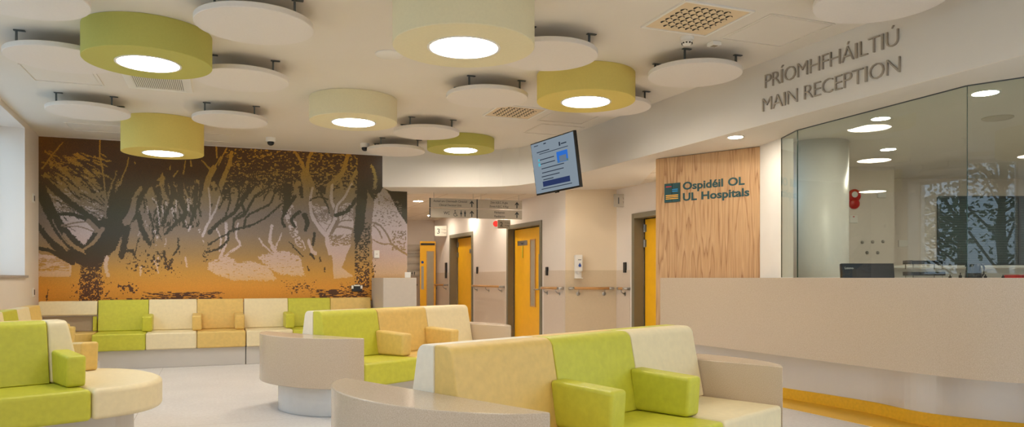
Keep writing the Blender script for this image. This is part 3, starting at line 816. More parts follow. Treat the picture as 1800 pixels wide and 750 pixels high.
    co = np.stack([Pg, np.zeros_like(Pg), Zg], -1).reshape(-1, 3)
    idx = np.arange(NX*NZ).reshape(NZ, NX)
    q = np.stack([idx[:-1, :-1], idx[:-1, 1:], idx[1:, 1:], idx[1:, :-1]], -1).reshape(-1)
    me = bpy.data.meshes.new('mural')
    me.vertices.add(NX*NZ); me.vertices.foreach_set('co', co.ravel())
    nf = len(q)//4
    me.loops.add(len(q)); me.loops.foreach_set('vertex_index', q.astype(np.int32))
    me.polygons.add(nf); me.polygons.foreach_set('loop_start', (np.arange(nf)*4).astype(np.int32))
    me.update(calc_edges=True)
    at = me.color_attributes.new('print', 'FLOAT_COLOR', 'POINT')
    at.data.foreach_set('color', np.concatenate([colv.reshape(-1, 3), np.ones((NX*NZ, 1))], 1).astype(np.float32).ravel())
    m, n, l, b = nt('mural_print')
    a = n.new('ShaderNodeVertexColor'); a.layer_name = 'print'
    l.new(a.outputs['Color'], b.inputs['Base Color']); b.inputs['Roughness'].default_value = .55
    o = link('mural', me, m)
    o.location = (MC[0]+uy*.006, MC[1]-ux*.006, 0); o.rotation_euler = (0, 0, math.atan2(uy, ux))
    tag(o, 'wall-wide printed mural of gnarled trees in brown, grey and orange', 'mural')
build_mural()

# ------------------------------------------------------------------ sofas
COLS = {'g': 'green', 'o': 'ochre', 'c': 'cream', 'w': 'ivory'}
def prof_prism(name, prof, s0, s1, mat, parent, bev=.02, seg=4, lean0=0, lean1=0):
    """profile [(t,z)] extruded along s (local x); t is local -y.  lean shifts the end faces at the bottom outwards"""
    bm = bmesh.new()
    zmin = min(p[1] for p in prof); zmax = max(p[1] for p in prof)
    def ends(s, lean): return [bm.verts.new((s+lean*(zmax-z)/(zmax-zmin), -t, z)) for t, z in prof]
    a = ends(s0, -lean0); b = ends(s1, lean1); n = len(prof)
    bm.faces.new(a); bm.faces.new(b[::-1])
    for i in range(n): bm.faces.new((a[i], b[i], b[(i+1) % n], a[(i+1) % n]))
    o = bmo(name, bm, mat, parent)
    if bev: bevel(o, bev, seg, 30)
    return o

def back_profile(sg, top=.9, tt=.125, tb=.20, z0=.472, round_=.055):
    pts = [(0.002, z0), (tb, z0)]
    # rounded shoulder
    dx = (tt-tb)/(top-z0)
    for k in range(6):
        a = k/5*PI/2
        pts.append((tt-round_+round_*math.cos(a), top-round_+round_*math.sin(a)))
    pts.append((0.002, top))
    return [(sg*t, z) for t, z in pts]

def armrest(parent, s, t0, t1, mat, z0=.472, z1=.70, w=.12, sg=1):
    bm = bmesh.new()
    # slightly wedge shaped: outer end a little deeper at the bottom, leaning inner end
    pr = [(t0+.03, z0), (t1-.015, z0), (t1, z1-.02), (t0-.0, z1)]
    o = prof_prism('armrest', [(sg*t, z) for t, z in pr], s-w/2, s+w/2, mat, parent, .022, 4)
    return o

def lens(depth, half=.70, n=28, p=.65, gap=.004):
    pts = []
    for i in range(n+1):
        t = -half+2*half*i/n
        v = max(0, 1-(t/half)**2)**p
        pts.append((-gap-depth*v, -t))
    return pts

def island_sofa(loc, u, fr, bk, arms, arms_back, label, n=3, w=2/3, depth=.70):
    r = empty('island_sofa', (loc[0], loc[1], 0), u, label, 'sofa', 'back-to-back sofas in the waiting area')
    L = n*w
    box('plinth', (L/2, 0, .129), (L-.01, 1.06, .256), M['plinth'], r, .004)
    for sg, cols in ((1, fr), (-1, bk)):
        for i, c in enumerate(cols):
            s0, s1 = i*w+.0015, (i+1)*w-.0015
            prof_prism('seat_cushion', [(sg*.004, .26), (sg*depth, .265), (sg*depth, .47), (sg*.004, .47)], s0, s1, M[COLS[c]], r, .022, 4)
            prof_prism('backrest', back_profile(sg), s0, s1, M[COLS[c]], r, .008, 3)
    for s, c in arms: armrest(r, s, .15, .535, M[COLS[c]])
    for s, c in arms_back: armrest(r, s, .15, .535, M[COLS[c]], sg=-1)
    return r

def end_table(loc, u, flip, label, depth=.33):
    """half-lens shaped solid surface table; straight side against the sofa end"""
    t = empty('end_table', (loc[0], loc[1], 0), u, label, 'end table', 'curved end tables of the sofas')
    sg = -1 if flip else 1
    P = [(sg*x, y) for x, y in lens(depth)]
    bm = bmesh.new(); add_prism(bm, P, .262, .69); b = bmo('table_body', bm, M['stone'], t); bevel(b, .006, 3, 40)
    P2 = [(sg*(x*.62-.01), y*.62) for x, y in lens(depth)]
    bm = bmesh.new(); add_prism(bm, P2, 0, .261); pb = bmo('plinth', bm, plain('table_plinth', lin(214, 216, 218), .35, metal=.5), t); bevel(pb, .004, 2, 40)
    return t

uA = (.70, .714); CA = (-.35, 3.30)
island_sofa(CA, uA, 'ogc', 'wog', [(w_, 'g') for w_ in (2/3-.0, 4/3)], [(2/3, 'o'), (4/3, 'o')], 'back-to-back sofa nearest the viewer, ochre, lime and cream with lime armrests')
end_table(CA, uA, False, 'curved speckled stone end table at the near end of the closest sofa')
end_table((CA[0]+uA[0]*2.0, CA[1]+uA[1]*2.0), uA, True, 'curved speckled stone end table between closest sofa and reception desk')
th = math.radians(52.5); uB = (math.cos(th), math.sin(th)); CB = (-1.80, 6.68)
island_sofa(CB, uB, 'goc', 'wgo', [(2/3, 'o'), (4/3, 'o')], [(2/3, 'g'), (4/3, 'g')], 'back-to-back sofa in mid room, lime, ochre and cream with ochre armrests')
end_table(CB, uB, False, 'curved stone end table at the near end of the middle sofa, pale plinth showing')
end_table((CB[0]+uB[0]*2.0, CB[1]+uB[1]*2.0), uB, True, 'curved stone end table behind the middle sofa, in front of yellow doors')

# left sofa with rounded cream end
CC = (-3.24, 5.32)
r = empty('island_sofa', (CC[0], CC[1], 0), uA, 'lime and cream sofa by the window wall with a rounded cream end seat', 'sofa', 'back-to-back sofas in the waiting area')
w = 2/3
box('plinth', (-w*.5+.1, 0, .129), (w+.2, 1.02, .256), M['plinth'], r, .004)
for i, (c, cb) in enumerate((('g', 'o'),)):
    s1 = -i*w-.0015; s0 = -(i+1)*w+.0015
    for sg, cc in ((1, c), (-1, cb)):
        prof_prism('seat_cushion', [(sg*.004, .265), (sg*.70, .265), (sg*.70, .47), (sg*.004, .47)], s0, s1, M[COLS[cc]], r, .03, 5)
        prof_prism('backrest', back_profile(sg), s0, s1-.12, M[COLS[cc]], r, .008, 3)
for sg in (1, -1):
    pr = back_profile(sg)
    prof_prism('backrest', pr, -.1185, .01, M['cream'], r, .02, 4, lean1=.07)
pts = []
for i in range(41):
    t = -.70+1.40*i/40
    v = max(0, 1-abs(t/.70)**2.5)**(1/2.2)
    pts.append((.002+.62*v, -t))
bm = bmesh.new(); add_prism(bm, pts, .265, .47); o = bmo('seat_cushion', bm, M['cream'], r); bevel(o, .035, 5, 35)
bm = bmesh.new(); add_prism(bm, [(x*.72, y*.66) for x, y in pts], 0, .262); bmo('plinth', bm, M['plinth'], r)
armrest(r, -.045, .15, .53, M['green'])
armrest(r, .29, .36, .66, M['ochre'], sg=-1, w=.125)

# ------------------------------------------------------------------ wall benches
def wall_bench(loc, u, cols, w, label, arms, depth=.68, extra=None, cat='bench', plinth=True, tb=.07):
    r = empty('wall_bench', (loc[0], loc[1], 0), u, label, cat, 'upholstered benches along the walls')
    L = len(cols)*w
    if plinth: box('plinth', (L/2, -.24, .123), (L-.004, .70, .246), M['plinth'], r, .004)
    for i, c in enumerate(cols):
        s0, s1 = i*w+.0015, (i+1)*w-.0015
        prof_prism('seat_cushion', [(.0, .25), (depth, .25), (depth, .47), (.0, .47)], s0, s1, M[COLS[c]], r, .02, 4)
        prof_prism('backrest', [(-.11, .472), (tb, .472), (.0, .895), (-.11, .895)], s0, s1, M[COLS[c]], r, .012, 3)
    for s, c in arms: armrest(r, s, .03, .42, M[COLS[c]], w=.125)
    return r
uW = (.922, .387); W0 = (-5.654, 10.105); ww = .622
P3 = (W0[0]+uW[0]*(3*ww+.006), W0[1]+uW[1]*(3*ww+.006))
wall_bench(W0, uW, 'gco', ww, 'lime, cream and ochre wall bench under the mural\'s large dark tree', [(ww, 'g'), (2*ww, 'o'), (3*ww-.066, 'o')])
wall_bench(P3, uW, 'cgo', ww, 'cream, lime and ochre wall bench under the mural, next to the low grey screen', [(ww-.01, 'g')])

# corner unit: cream back pad over a taupe panel, ochre seat
r = empty('corner_bench', (W0[0], W0[1], 0), uW, 'corner seat with long cream back pad above a taupe panel', 'bench')
prof_prism('backrest', [(-.11, .69), (.03, .69), (.0, .885), (-.11, .885)], -.70, -.01, M['cream'], r, .02, 4)
box('back_panel', (-.36, .05, .575), (.60, .03, .20), M['taupe'], r)
box('side_panel', (-.04, .03, .575), (.05, .06, .20), M['green'], r, .004)
bm = bmesh.new(); add_prism(bm, [(-.66, .08), (-.01, .08), (-.01, -.30), (-.12, -.42), (-.50, -.52), (-.66, -.40)], .25, .47)
o = bmo('seat_cushion', bm, M['ochre'], r); bevel(o, .02, 3)
box('plinth', (-.33, -.10, .123), (.56, .34, .246), M['plinth'], r)

uL = (-.40, .917); L0 = (-5.30, 8.30)
LB = (L0[0]-uL[0]*2.4, L0[1]-uL[1]*2.4)
wb = wall_bench(LB, uL, 'cgco', .60, 'striped cream, lime and ochre bench against the window wall', [(1.80, 'o')], depth=.48)
for c_ in children(wb):
    if c_.name.startswith('armrest'): c_.data.materials[0] = M['ochre']
armrest(wb, 2.33, .03, .30, M['ochre'], w=.12)

# low grey screen at the end of the wall bench
SP = [(-2.235, 11.66), (-1.943, 11.04), (-1.467, 11.217), (-1.74, 11.84)]
sc_ = prism('privacy_screen', [(p[0]+.02, p[1]) for p in SP], 0, 1.2, M['screen_panel'], None, .006)
tag(sc_, 'low grey laminate screen standing at the right end of the mural', 'screen')
b_ = box('leaflet_holder', (-1.60, 11.35, 1.245), (.085, .03, .085), M['white'], None, .003); tag(b_, 'small white holder on top of the low grey screen', 'holder')

# ------------------------------------------------------------------ reception desk
def catmull(P, n=8):
    out = []
    for i in range(len(P)-1):
        p0 = P[max(i-1, 0)]; p1 = P[i]; p2 = P[i+1]; p3 = P[min(i+2, len(P)-1)]
        for k in range(n):
            t = k/n
            out.append(tuple(.5*(2*p1[j]+(p2[j]-p0[j])*t+(2*p0[j]-5*p1[j]+4*p2[j]-p3[j])*t*t+(3*p1[j]-3*p2[j]+p3[j]-p0[j])*t**3) for j in (0, 1)))
    out.append(P[-1]); return out
CF = catmull([(1.695, 8.46), (1.92, 7.98), (2.465, 6.74), (2.857, 5.84), (3.15, 5.25), (3.47, 4.95), (3.95, 4.72), (4.7, 4.5), (5.5, 4.35)])
def offset(P, d):
    out = []
    for i, p in enumerate(P):
        (ux, uy), _ = norm2(P[max(i-1, 0)], P[min(i+1, len(P)-1)])
        out.append((p[0]-uy*d, p[1]+ux*d))
    return out
desk = empty('reception_desk', (2.9, 5.9, 0), None, 'long curved stone-fronted reception desk with yellow skirting under the glass', 'desk')
def strip(bm, A, B, z0, z1):
    for i in range(len(A)-1): add_prism(bm, [A[i], A[i+1], B[i+1], B[i]], z0, z1)
    bmesh.ops.remove_doubles(bm, verts=bm.verts[:], dist=1e-5)
    # drop interior faces
    kill = [f for f in bm.faces if len([e for e in f.edges if len(e.link_faces) > 2]) >= 2 and abs(f.normal.z) < .1 and all(len(e.link_faces) > 2 for e in f.edges if abs((e.verts[0].co-e.verts[1].co).z) < 1e-6)]
    bmesh.ops.delete(bm, geom=kill, context='FACES_ONLY')
def place_local(o, root):
    o.matrix_parent_inverse = Matrix.Translation(-Vector(root.location))
bm = bmesh.new(); strip(bm, CF, offset(CF, .07), .49, 1.2); o = bmo('desk_front', bm, M['stone'], desk); place_local(o, desk)
k0 = next(i for i, p in enumerate(CF) if p[1] < 7.30)
oak = lambda x: (x, 8.61-.877*(x-1.675)-.03)
wedge = offset(CF, .072)[:k0+1]
bm = bmesh.new(); strip(bm, offset(CF, .072)[k0:], offset(CF, .50)[k0:], 1.155, 1.199)
add_prism(bm, wedge + [(2.55, 7.42), (2.60, 7.68), oak(2.56), oak(1.80)], 1.155, 1.199)
o = bmo('counter_top', bm, M['stone'], desk); place_local(o, desk)
BF = catmull([(1.74, 8.50), (2.02, 8.20), (2.36, 7.84), (2.713, 7.36), (3.16, 6.58), (3.325, 6.08), (3.6, 5.75), (4.1, 5.45), (4.8, 5.25), (5.5, 5.15)])
bm = bmesh.new(); strip(bm, BF, offset(BF, .05), 0, 1.15); o = bmo('desk_base', bm, plain('desk_base_panel', lin(226, 222, 218), .22, metal=.35, var=.02, scale=3), desk); place_local(o, desk)
bm = bmesh.new(); strip(bm, offset(CF, .08)[k0:], offset(CF, .55)[k0:], .50, .53); add_prism(bm, offset(CF, .08)[:k0+1] + [(2.55, 7.42), (2.60, 7.68), oak(2.56), oak(1.80)], .50, .53); o = bmo('desk_underside', bm, M['plinth'], desk); place_local(o, desk)
bm = bmesh.new(); strip(bm, offset(BF, -.012), BF, 0, .106); o = bmo('skirting', bm, M['yellow'], desk); place_local(o, desk)
YF = catmull([(1.62, 8.40), (1.84, 8.05), (2.16, 7.50), (2.51, 6.86), (2.91, 5.95), (3.12, 5.40), (3.5, 5.05), (4.1, 4.85), (4.8, 4.65), (5.5, 4.55)])
bm = bmesh.new(); strip(bm, YF, offset(BF, -.012), 0.0, .003); o = bmo('trim_7', bm, M['yellow_floor']); struct(o)

# oak panel with the hospital lettering
WP0, WP1 = (1.675, 8.61), (2.61, 7.79)
uP, LPn = norm2(WP0, WP1)
op = empty('oak_panel', (WP0[0], WP0[1], 0), uP, 'tall oak veneer panel left of the reception glass', 'wall panel')
box('veneer', (LPn/2, .03, SOF/2-.004), (LPn, .06, SOF-.012), M['wood'], op)
lg = empty('hospital_sign', (WP0[0], WP0[1], 0), uP, 'dark green raised hospital name and striped square emblem on oak panel', 'sign')
for i, (x0, x1) in enumerate(((.120, .214), (.222, .316))):
    e_ = box('emblem_panel', ((x0+x1)/2, -.008, 2.173), (x1-x0, .014, .215), M['teal'], lg)
box('red_stripe', (.177, -.017, 2.243), (.072, .003, .009), M['logo_red'], lg)
for zz in (2.208, 2.187): box('blue_stripe', (.256, -.017, zz), (.072, .003, .010), M['logo_blue'], lg)
for zz in (2.143, 2.124, 2.104): box('gold_stripe', (.218, -.017, zz), (.158, .003, .0085), M['logo_gold'], lg)
def words(full, x, z, total, h):
    cu = bpy.data.curves.new('t', 'FONT'); cu.body = full; ob = bpy.data.objects.new('t', cu); COL.objects.link(ob)
    def width(q):
        cu.body = q; bpy.context.view_layer.update(); return ob.evaluated_get(bpy.context.evaluated_depsgraph_get()).dimensions.x
    W = width(full); k = total/W
    w1_, w2_ = full.split(' '); a_, b_ = width(w1_)*k, width(w2_)*k
    bpy.data.objects.remove(ob)
    text('name_word', w1_, x, z, a_, h, M['teal'], lg, .004, -.001, bold=.026)
    text('name_word', w2_, x+total-b_, z, b_, h, M['teal'], lg, .004, -.001, bold=.026)
words('Ospidéil OL', .348, 2.197, .73, .088)
words('UL Hospitals', .350, 2.073, .78, .088)

# white pier between oak panel and glass
bm = bmesh.new(); add_prism(bm, [(2.612, 7.79), (2.64, 7.55), (2.675, 7.345), (2.80, 7.36), (2.90, 7.95), (2.75, 7.98)], 1.2, SOF)
struct(bmo('wall_pier', bm, M['white']))

# counter glass screens
for i, (a, b, lab) in enumerate(((G0, G1, 'narrow end pane of the reception glass screen beside the white pier'), (G1, G2, 'large middle pane of the reception glass screen'), (G2, G3, 'right-hand pane of the reception glass screen'))):
    u_, L_ = norm2(a, b)
    g = empty('glass_screen', (a[0], a[1], 0), u_, lab, 'glass screen', 'glass panes on the reception desk')
    box('pane', (L_/2, 0, (1.2+SOF)/2), (L_-.006, .010, SOF-1.2-.008), M['glass'], g)
    box('edge', (.0015, 0, (1.2+SOF)/2), (.003, .0105, SOF-1.2-.008), M['glass_edge'], g)
    box('top_channel', (L_/2, 0, SOF-.006), (L_-.002, .014, .010), M['dark_metal'], g)

# fascia lettering
def fascia_sign(s, Ya, Yb, z, cap, label):
    pa = (fasX(Ya), Ya); pb = (fasX(Yb), Yb); u_, L_ = norm2(pa, pb)
    g = empty('raised_lettering', (pa[0], pa[1], 0), u_, label, 'sign', 'raised metal lettering on the bulkhead')
    # one mesh per letter
    cu = bpy.data.curves.new('t', 'FONT'); cu.body = s; ob = bpy.data.objects.new('t', cu); COL.objects.link(ob)
    def width(q):
        cu.body = q; bpy.context.view_layer.update(); return ob.evaluated_get(bpy.context.evaluated_depsgraph_get()).dimensions.x
    total = width(s); pos = []
    for i, ch in enumerate(s):
        if ch == ' ': continue
        pos.append((ch, width(s[:i+1]) - width(ch), width(ch)))
    bpy.data.objects.remove(ob)
    k = L_/total
    for ch, x, w_ in pos:
        text('letter', ch, x*k, z, w_*k, cap, M['letter'], g, .016, .0, bold=-.018)
    return g
fascia_sign('PRÍOMHFHÁILTIÚ', 6.67, 5.417, 2.905, .132, 'upper line of raised metal lettering reading PRÍOMHFHÁILTIÚ above the desk')
fascia_sign('MAIN RECEPTION', 6.70, 5.405, 2.70, .130, 'lower line of raised metal lettering reading MAIN RECEPTION above the desk')

# ------------------------------------------------------------------ ceiling drums and rafts
def drum(X, Y, dz, mat, label, r=.47):
    zb = CH+dz
    d = empty('drum_light', (X, Y, CEIL), None, label, 'ceiling light', 'round drum lights on the waiting area ceiling')
    h = CEIL-zb
    lathe('lamp_shade', [(r, -.002), (r, -h+.004), (r-.004, -h), (.24, -h), (.24, -h+.015), (.01, -h+.015)], mat, d, 96)
    lathe('rim', [(.226, -h+.002), (.243, -h+.002), (.243, -h-.005), (.226, -h-.005)], M['white'], d, 64, loop=True)
    cyl('diffuser', (0, 0, -h+.001), .226, .008, M['lamp'], d, 64)
    return d
drum(-.32, 4.92, 1.53, M['drum_cream'], 'large cream drum light nearest the viewer at the top of the view')
drum(-2.89, 5.88, 1.70, M['drum_green'], 'large green drum light above the left sofa')
drum(.71, 7.11, 1.69, M['drum_yellow'], 'yellow drum light near the hanging television')
drum(-4.34, 9.20, 1.545, M['drum_yellow'], 'tall yellow drum light hanging in front of the tree mural')
drum(-1.73, 8.08, 1.695, M['drum_cream'], 'smaller cream drum light over mid room')
drum(-.72, 10.39, 1.79, M['drum_green'], 'shallow green drum light farthest back by the grey bulkhead')
for x, y, c in ((2.3, 2.6, 'cream'), (-.6, 1.2, 'yellow'), (3.6, -.4, 'green')):  # extra drums out of view, added to give the room more light
    o = drum(x, y, 1.6, M['drum_'+c], '%s drum light added out of view over the near part of the room' % c)

def raft(X, Y, label, ang=0.35, r=.41, dz=1.80):
    d = empty('ceiling_raft', (X, Y, CEIL), (math.cos(ang), math.sin(ang)), label, 'ceiling raft', 'round white acoustic rafts under the ceiling')
    zt = CH+dz+.042-CEIL; zb = CH+dz-CEIL
    lathe('panel', [(.001, zt), (r-.004, zt), (r, zt-.004), (r, zb+.004), (r-.004, zb), (.001, zb)][::-1], M['raft'], d, 96)
    for sx, sy in ((-.26, -.24), (.26, -.24), (-.26, .24), (.26, .24)):
        bm = bmesh.new()
        add_box(bm, (sx, sy, zt/2), (.016, .012, -zt-.004)); add_box(bm, (sx+.02, sy, -.006), (.08, .03, .006)); add_box(bm, (sx+.012, sy, zt+.006), (.05, .03, .006))
        bmo('hanger', bm, M['dark_metal'], d)
    return d
for x, y, lab in ((-3.19, 4.78, 'white raft cut off by the top left of the view'), (-3.735, 6.13, 'white raft left of the large green drum, half behind it'),
                  (-1.85, 5.32, 'big white raft right of the large green drum, nearer one'), (-2.47, 6.77, 'white raft tucked behind the large green drum on its right'),
                  (-4.63, 8.09, 'white raft just left of the tall yellow drum'), (-3.25, 8.53, 'white raft just right of the tall yellow drum'),
                  (.29, 6.04, 'white raft overlapped by the large cream drum'), (-.25, 7.44, 'white raft between the smaller cream drum and the yellow drum, nearer one'),
                  (-1.07, 9.26, 'white raft just left of the shallow green drum, upper of the pair'), (-1.66, 10.59, 'white raft beside the dome camera, farthest back'),
                  (1.06, 7.86, 'white raft mostly behind the yellow drum by the bulkhead'), (1.63, 6.60, 'white raft right of the yellow drum, below the smoke detector'),
                  (2.41, 4.84, 'white raft at the top right above the raised lettering')):
    raft(x, y, lab)

# vents and panels
uR = (math.cos(math.radians(21)), math.sin(math.radians(21)))
def swirl_vent(X, Y, lab):
    d = empty('ceiling_vent', (X, Y, CEIL), uR, lab, 'air vent', 'square perforated ceiling vents')
    bm = bmesh.new()
    for sx in (-.29, .29): add_box(bm, (sx, 0, -.006), (.02, .60, .012))
    for sy in (-.29, .29): add_box(bm, (0, sy, -.006), (.56, .02, .012))
    bmo('frame', bm, M['white'], d)
    box('plate', (0, 0, -.003), (.56, .56, .005), M['grille'], d)
    bmh = bmesh.new(); bml = bmesh.new()
    for i in range(7):
        for j in range(7):
            if (i+j) % 1 == 0 and not (i in (0, 6) and j in (0, 6)):
                x, y = (i-3)*.066, (j-3)*.066
                add_cyl(bmh, (x, y, -.0075), .026, .002, 16)
                R = Matrix.Rotation(.5, 3, 'Y')
                add_box(bml, (x, y, -.009), (.030, .046, .003), R)
    bmo('holes', bmh, M['dark_void'], d); bmo('louvre', bml, M['grille'], d)
swirl_vent(1.387, 5.57, 'square vent with round openings above the smoke detector'); swirl_vent(.03, 8.70, 'square vent with round openings left of the yellow drum, farther back')
d = empty('ceiling_vent', (-3.53, 7.39, CEIL), uR, 'square air vent with fine grille behind the large green drum', 'air vent')
bm = bmesh.new()
for sx in (-.265, .265): add_box(bm, (sx, 0, -.006), (.07, .60, .012))
for sy in (-.265, .265): add_box(bm, (0, sy, -.006), (.46, .07, .012))
bmo('frame', bm, M['white'], d)
box('plate', (0, 0, -.002), (.46, .46, .003), plain('vent_back', lin(150, 146, 138), .6), d)
bm = bmesh.new()
for i in range(26): add_box(bm, (-.225+i*.018, 0, -.007), (.009, .46, .006))
bmo('grille', bm, M['white'], d)
def hatch(X, Y, sx, sy, lab):
    d = empty('ceiling_hatch', (X, Y, CEIL), uR, lab, 'ceiling hatch', 'flush access hatches in the ceiling')
    bm = bmesh.new()
    for x in (-sx/2, sx/2): add_box(bm, (x, 0, -.003), (.014, sy, .006))
    for y in (-sy/2, sy/2): add_box(bm, (0, y, -.003), (sx-.014, .014, .006))
    bmo('frame', bm, M['ceiling'], d)
    box('panel', (0, 0, -.001), (sx-.05, sy-.05, .003), M['ceiling'], d)
for x, y, a, b, lab in ((2.09, 5.85, .6, .6, 'flush square hatch right of the smoke detector'), (.706, 8.98, .6, .6, 'flush square hatch beside the farther perforated vent'), (.55, 9.75, .6, .6, 'flush square hatch behind the television'),
                        (-4.32, 7.12, .6, .6, 'flush square hatch left of the fine grille vent'), (-5.2, 9.72, 1.1, .5, 'long flush hatch above the left of the mural'), (-4.2, 10.26, .6, .6, 'flush hatch above the mural, right of the tall yellow drum'), (-2.0, 9.0, .6, .6, 'flush hatch left of the smaller cream drum')):
    hatch(x, y, a, b, lab)
# speaker, detector, sensor, cameras
s = lathe('ceiling_speaker', [(.001, 0), (.125, 0), (.125, -.006), (.115, -.014), (.02, -.017), (.001, -.017)][::-1], M['white'], None, 48); s.location = (-1.067, 6.45, CEIL); tag(s, 'round flat speaker cover on the ceiling left of large cream drum', 'speaker')
d = empty('smoke_detector', (1.42, 6.0, CEIL), None, 'white smoke detector on the ceiling next to the perforated vent', 'smoke detector')
lathe('base', [(.055, 0), (.055, -.02), (.05, -.026), (.03, -.026)], M['white'], d, 32)
lathe('sensor_head', [(.042, -.026), (.046, -.045), (.03, -.062), (.001, -.064)], M['white'], d, 32)
bm = bmesh.new()
for k in range(10):
    a = 2*PI*k/10; add_box(bm, (.0415*math.cos(a), .0415*math.sin(a), -.05), (.014, .006, .012), Matrix.Rotation(a+PI/2, 3, 'Z'))
bmo('slot', bm, M['dark_void'], d)
d = empty('ceiling_sensor', (1.675, 6.13, CEIL), uR, 'small square sensor on the ceiling right of the smoke detector', 'sensor')
box('housing', (0, 0, -.015), (.085, .085, .03), M['white'], d, .004); box('lens', (0, 0, -.031), (.045, .045, .003), M['taupe'], d)
for x, y, lab in ((-3.36, 10.30, 'white dome security camera above the middle of the mural'), (-2.14, 10.75, 'white dome security camera above the mural, beside a white raft')):
    d = empty('dome_camera', (x, y, CEIL), None, lab, 'security camera', 'dome cameras above the mural')
    lathe('housing', [(.064, 0), (.064, -.05), (.058, -.058), (.02, -.058)], M['white'], d, 36)
    lathe('dome', [(.044, -.058), (.047, -.075), (.038, -.096), (.02, -.108), (.001, -.111)], M['black'], d, 36)

# downlights
def downlight(x, y, z, r, lab, grp, mat='lamp_small'):
    d = empty('downlight', (x, y, z), None, lab, 'ceiling light', grp)
    lathe('trim_ring', [(r, 0), (r+.016, 0), (r+.016, -.006), (r, -.006)], M['white'], d, 40, loop=True)
    cyl('diffuser', (0, 0, -.004), r, .003, M[mat], d, 40)
downlight(2.20, 7.28, SOF-.004, .070, 'recessed downlight in the soffit above the oak panel edge', 'recessed downlights')
downlight(-1.70, 13.4, SOF, .085, 'recessed downlight in the corridor ceiling left of the hanging signs', 'recessed downlights')
for x, y, lab in ((-.45, 13.7, 'added corridor light kept out of view behind the hanging signs, nearer one'), (-.95, 15.35, 'added unseen light in the corridor between the two far triage doors'), (-1.80, 16.5, 'added unseen light far down the corridor behind the hanging signs'),
                  (.66, 11.1, 'added unseen light in the soffit behind the television'), (2.0, 9.6, 'added unseen light behind the oak panel, in front of the nearest triage door'), (1.35, 9.9, 'recessed downlight in the soffit between television and oak panel')):
    if x == 1.35: continue
    downlight(x, y, SOF, .085, lab, 'recessed downlights')  # added where nothing shows them, to brighten corridor, niche and doors

# ------------------------------------------------------------------ television
TL = Vector((.229, 9.30, 2.877)); TR = Vector((.697, 8.40, 2.877)); BL = Vector((.311, 9.336, 2.235))
ex = (TR-TL).normalized(); ez = (TL-BL).normalized(); ey = ez.cross(ex).normalized()
ez = ex.cross(ey).normalized()
tvw, tvh = (TR-TL).length, (TL-BL).length
tv = bpy.data.objects.new('television', None); COL.objects.link(tv)
tv.matrix_world = Matrix.Translation((TL+TR)/2 - ez*tvh/2) @ Matrix((ex, ey, ez)).transposed().to_4x4()
tag(tv, 'flat television on an arm off the grey bulkhead, tilted, showing a slide', 'television')
# local: x right, z up, -y towards the viewers
hs = box('housing', (0, .022, 0), (tvw, .04, tvh), M['bezel'], tv, .004)
ds = box('display', (0, .001, .004), (tvw-.03, .006, tvh-.035), M['screen'], tv)
def tvb(name, cx, cz, w_, h_, m, par=ds): return box(name, (cx*tvw/2, -.003, cz*tvh/2), (w_*tvw, .001, h_*tvh), M[m], par)
tvb('rule', .05, .52, .66, .012, 'scr_ink'); tvb('rule', .0, -.80, .70, .014, 'scr_ink'); tvb('caption_bar', .02, -.62, .62, .10, 'scr_navy')
tvb('photo_sky', .42, .22, .24, .20, 'scr_sky'); tvb('photo_lawn', .42, .06, .24, .04, 'scr_lawn')
box('photo_building', (.44*tvw/2, -.004, .15*tvh/2), (.15*tvw, .001, .11*tvh), M['scr_grey'], ds)
for k, (x0, w_) in enumerate(((-.52, .30), (-.38, .34), (-.36, .34), (-.16, .52), (-.18, .50), (-.30, .42), (-.42, .24))):
    tvb('text_line', x0+.1, (.60, .30, .14, -.04, -.2, -.34, -.46)[k], w_, .016, 'scr_ink')
tvb('bullet', -.66, .30, .035, .045, 'scr_cyan'); tvb('bullet', -.66, .13, .05, .06, 'scr_cyan'); tvb('emblem', .36, .68, .03, .07, 'scr_ink'); tvb('text_line', .54, .67, .12, .02, 'scr_ink'); tvb('text_line', -.72, .86, .1, .014, 'scr_ink'); tvb('text_line', -.30, .86, .06, .02, 'scr_ink')
box('sensor', (.0, .0, -tvh/2-.006), (.07, .02, .014), M['bezel'], tv)
bm = bmesh.new(); add_box(bm, (-.25, .06, .05), (.3, .04, .3)); add_box(bm, (-.42, .33, .02), (.05, .50, .05))
bmo('ceiling_mount', bm, M['dark_metal'], tv)

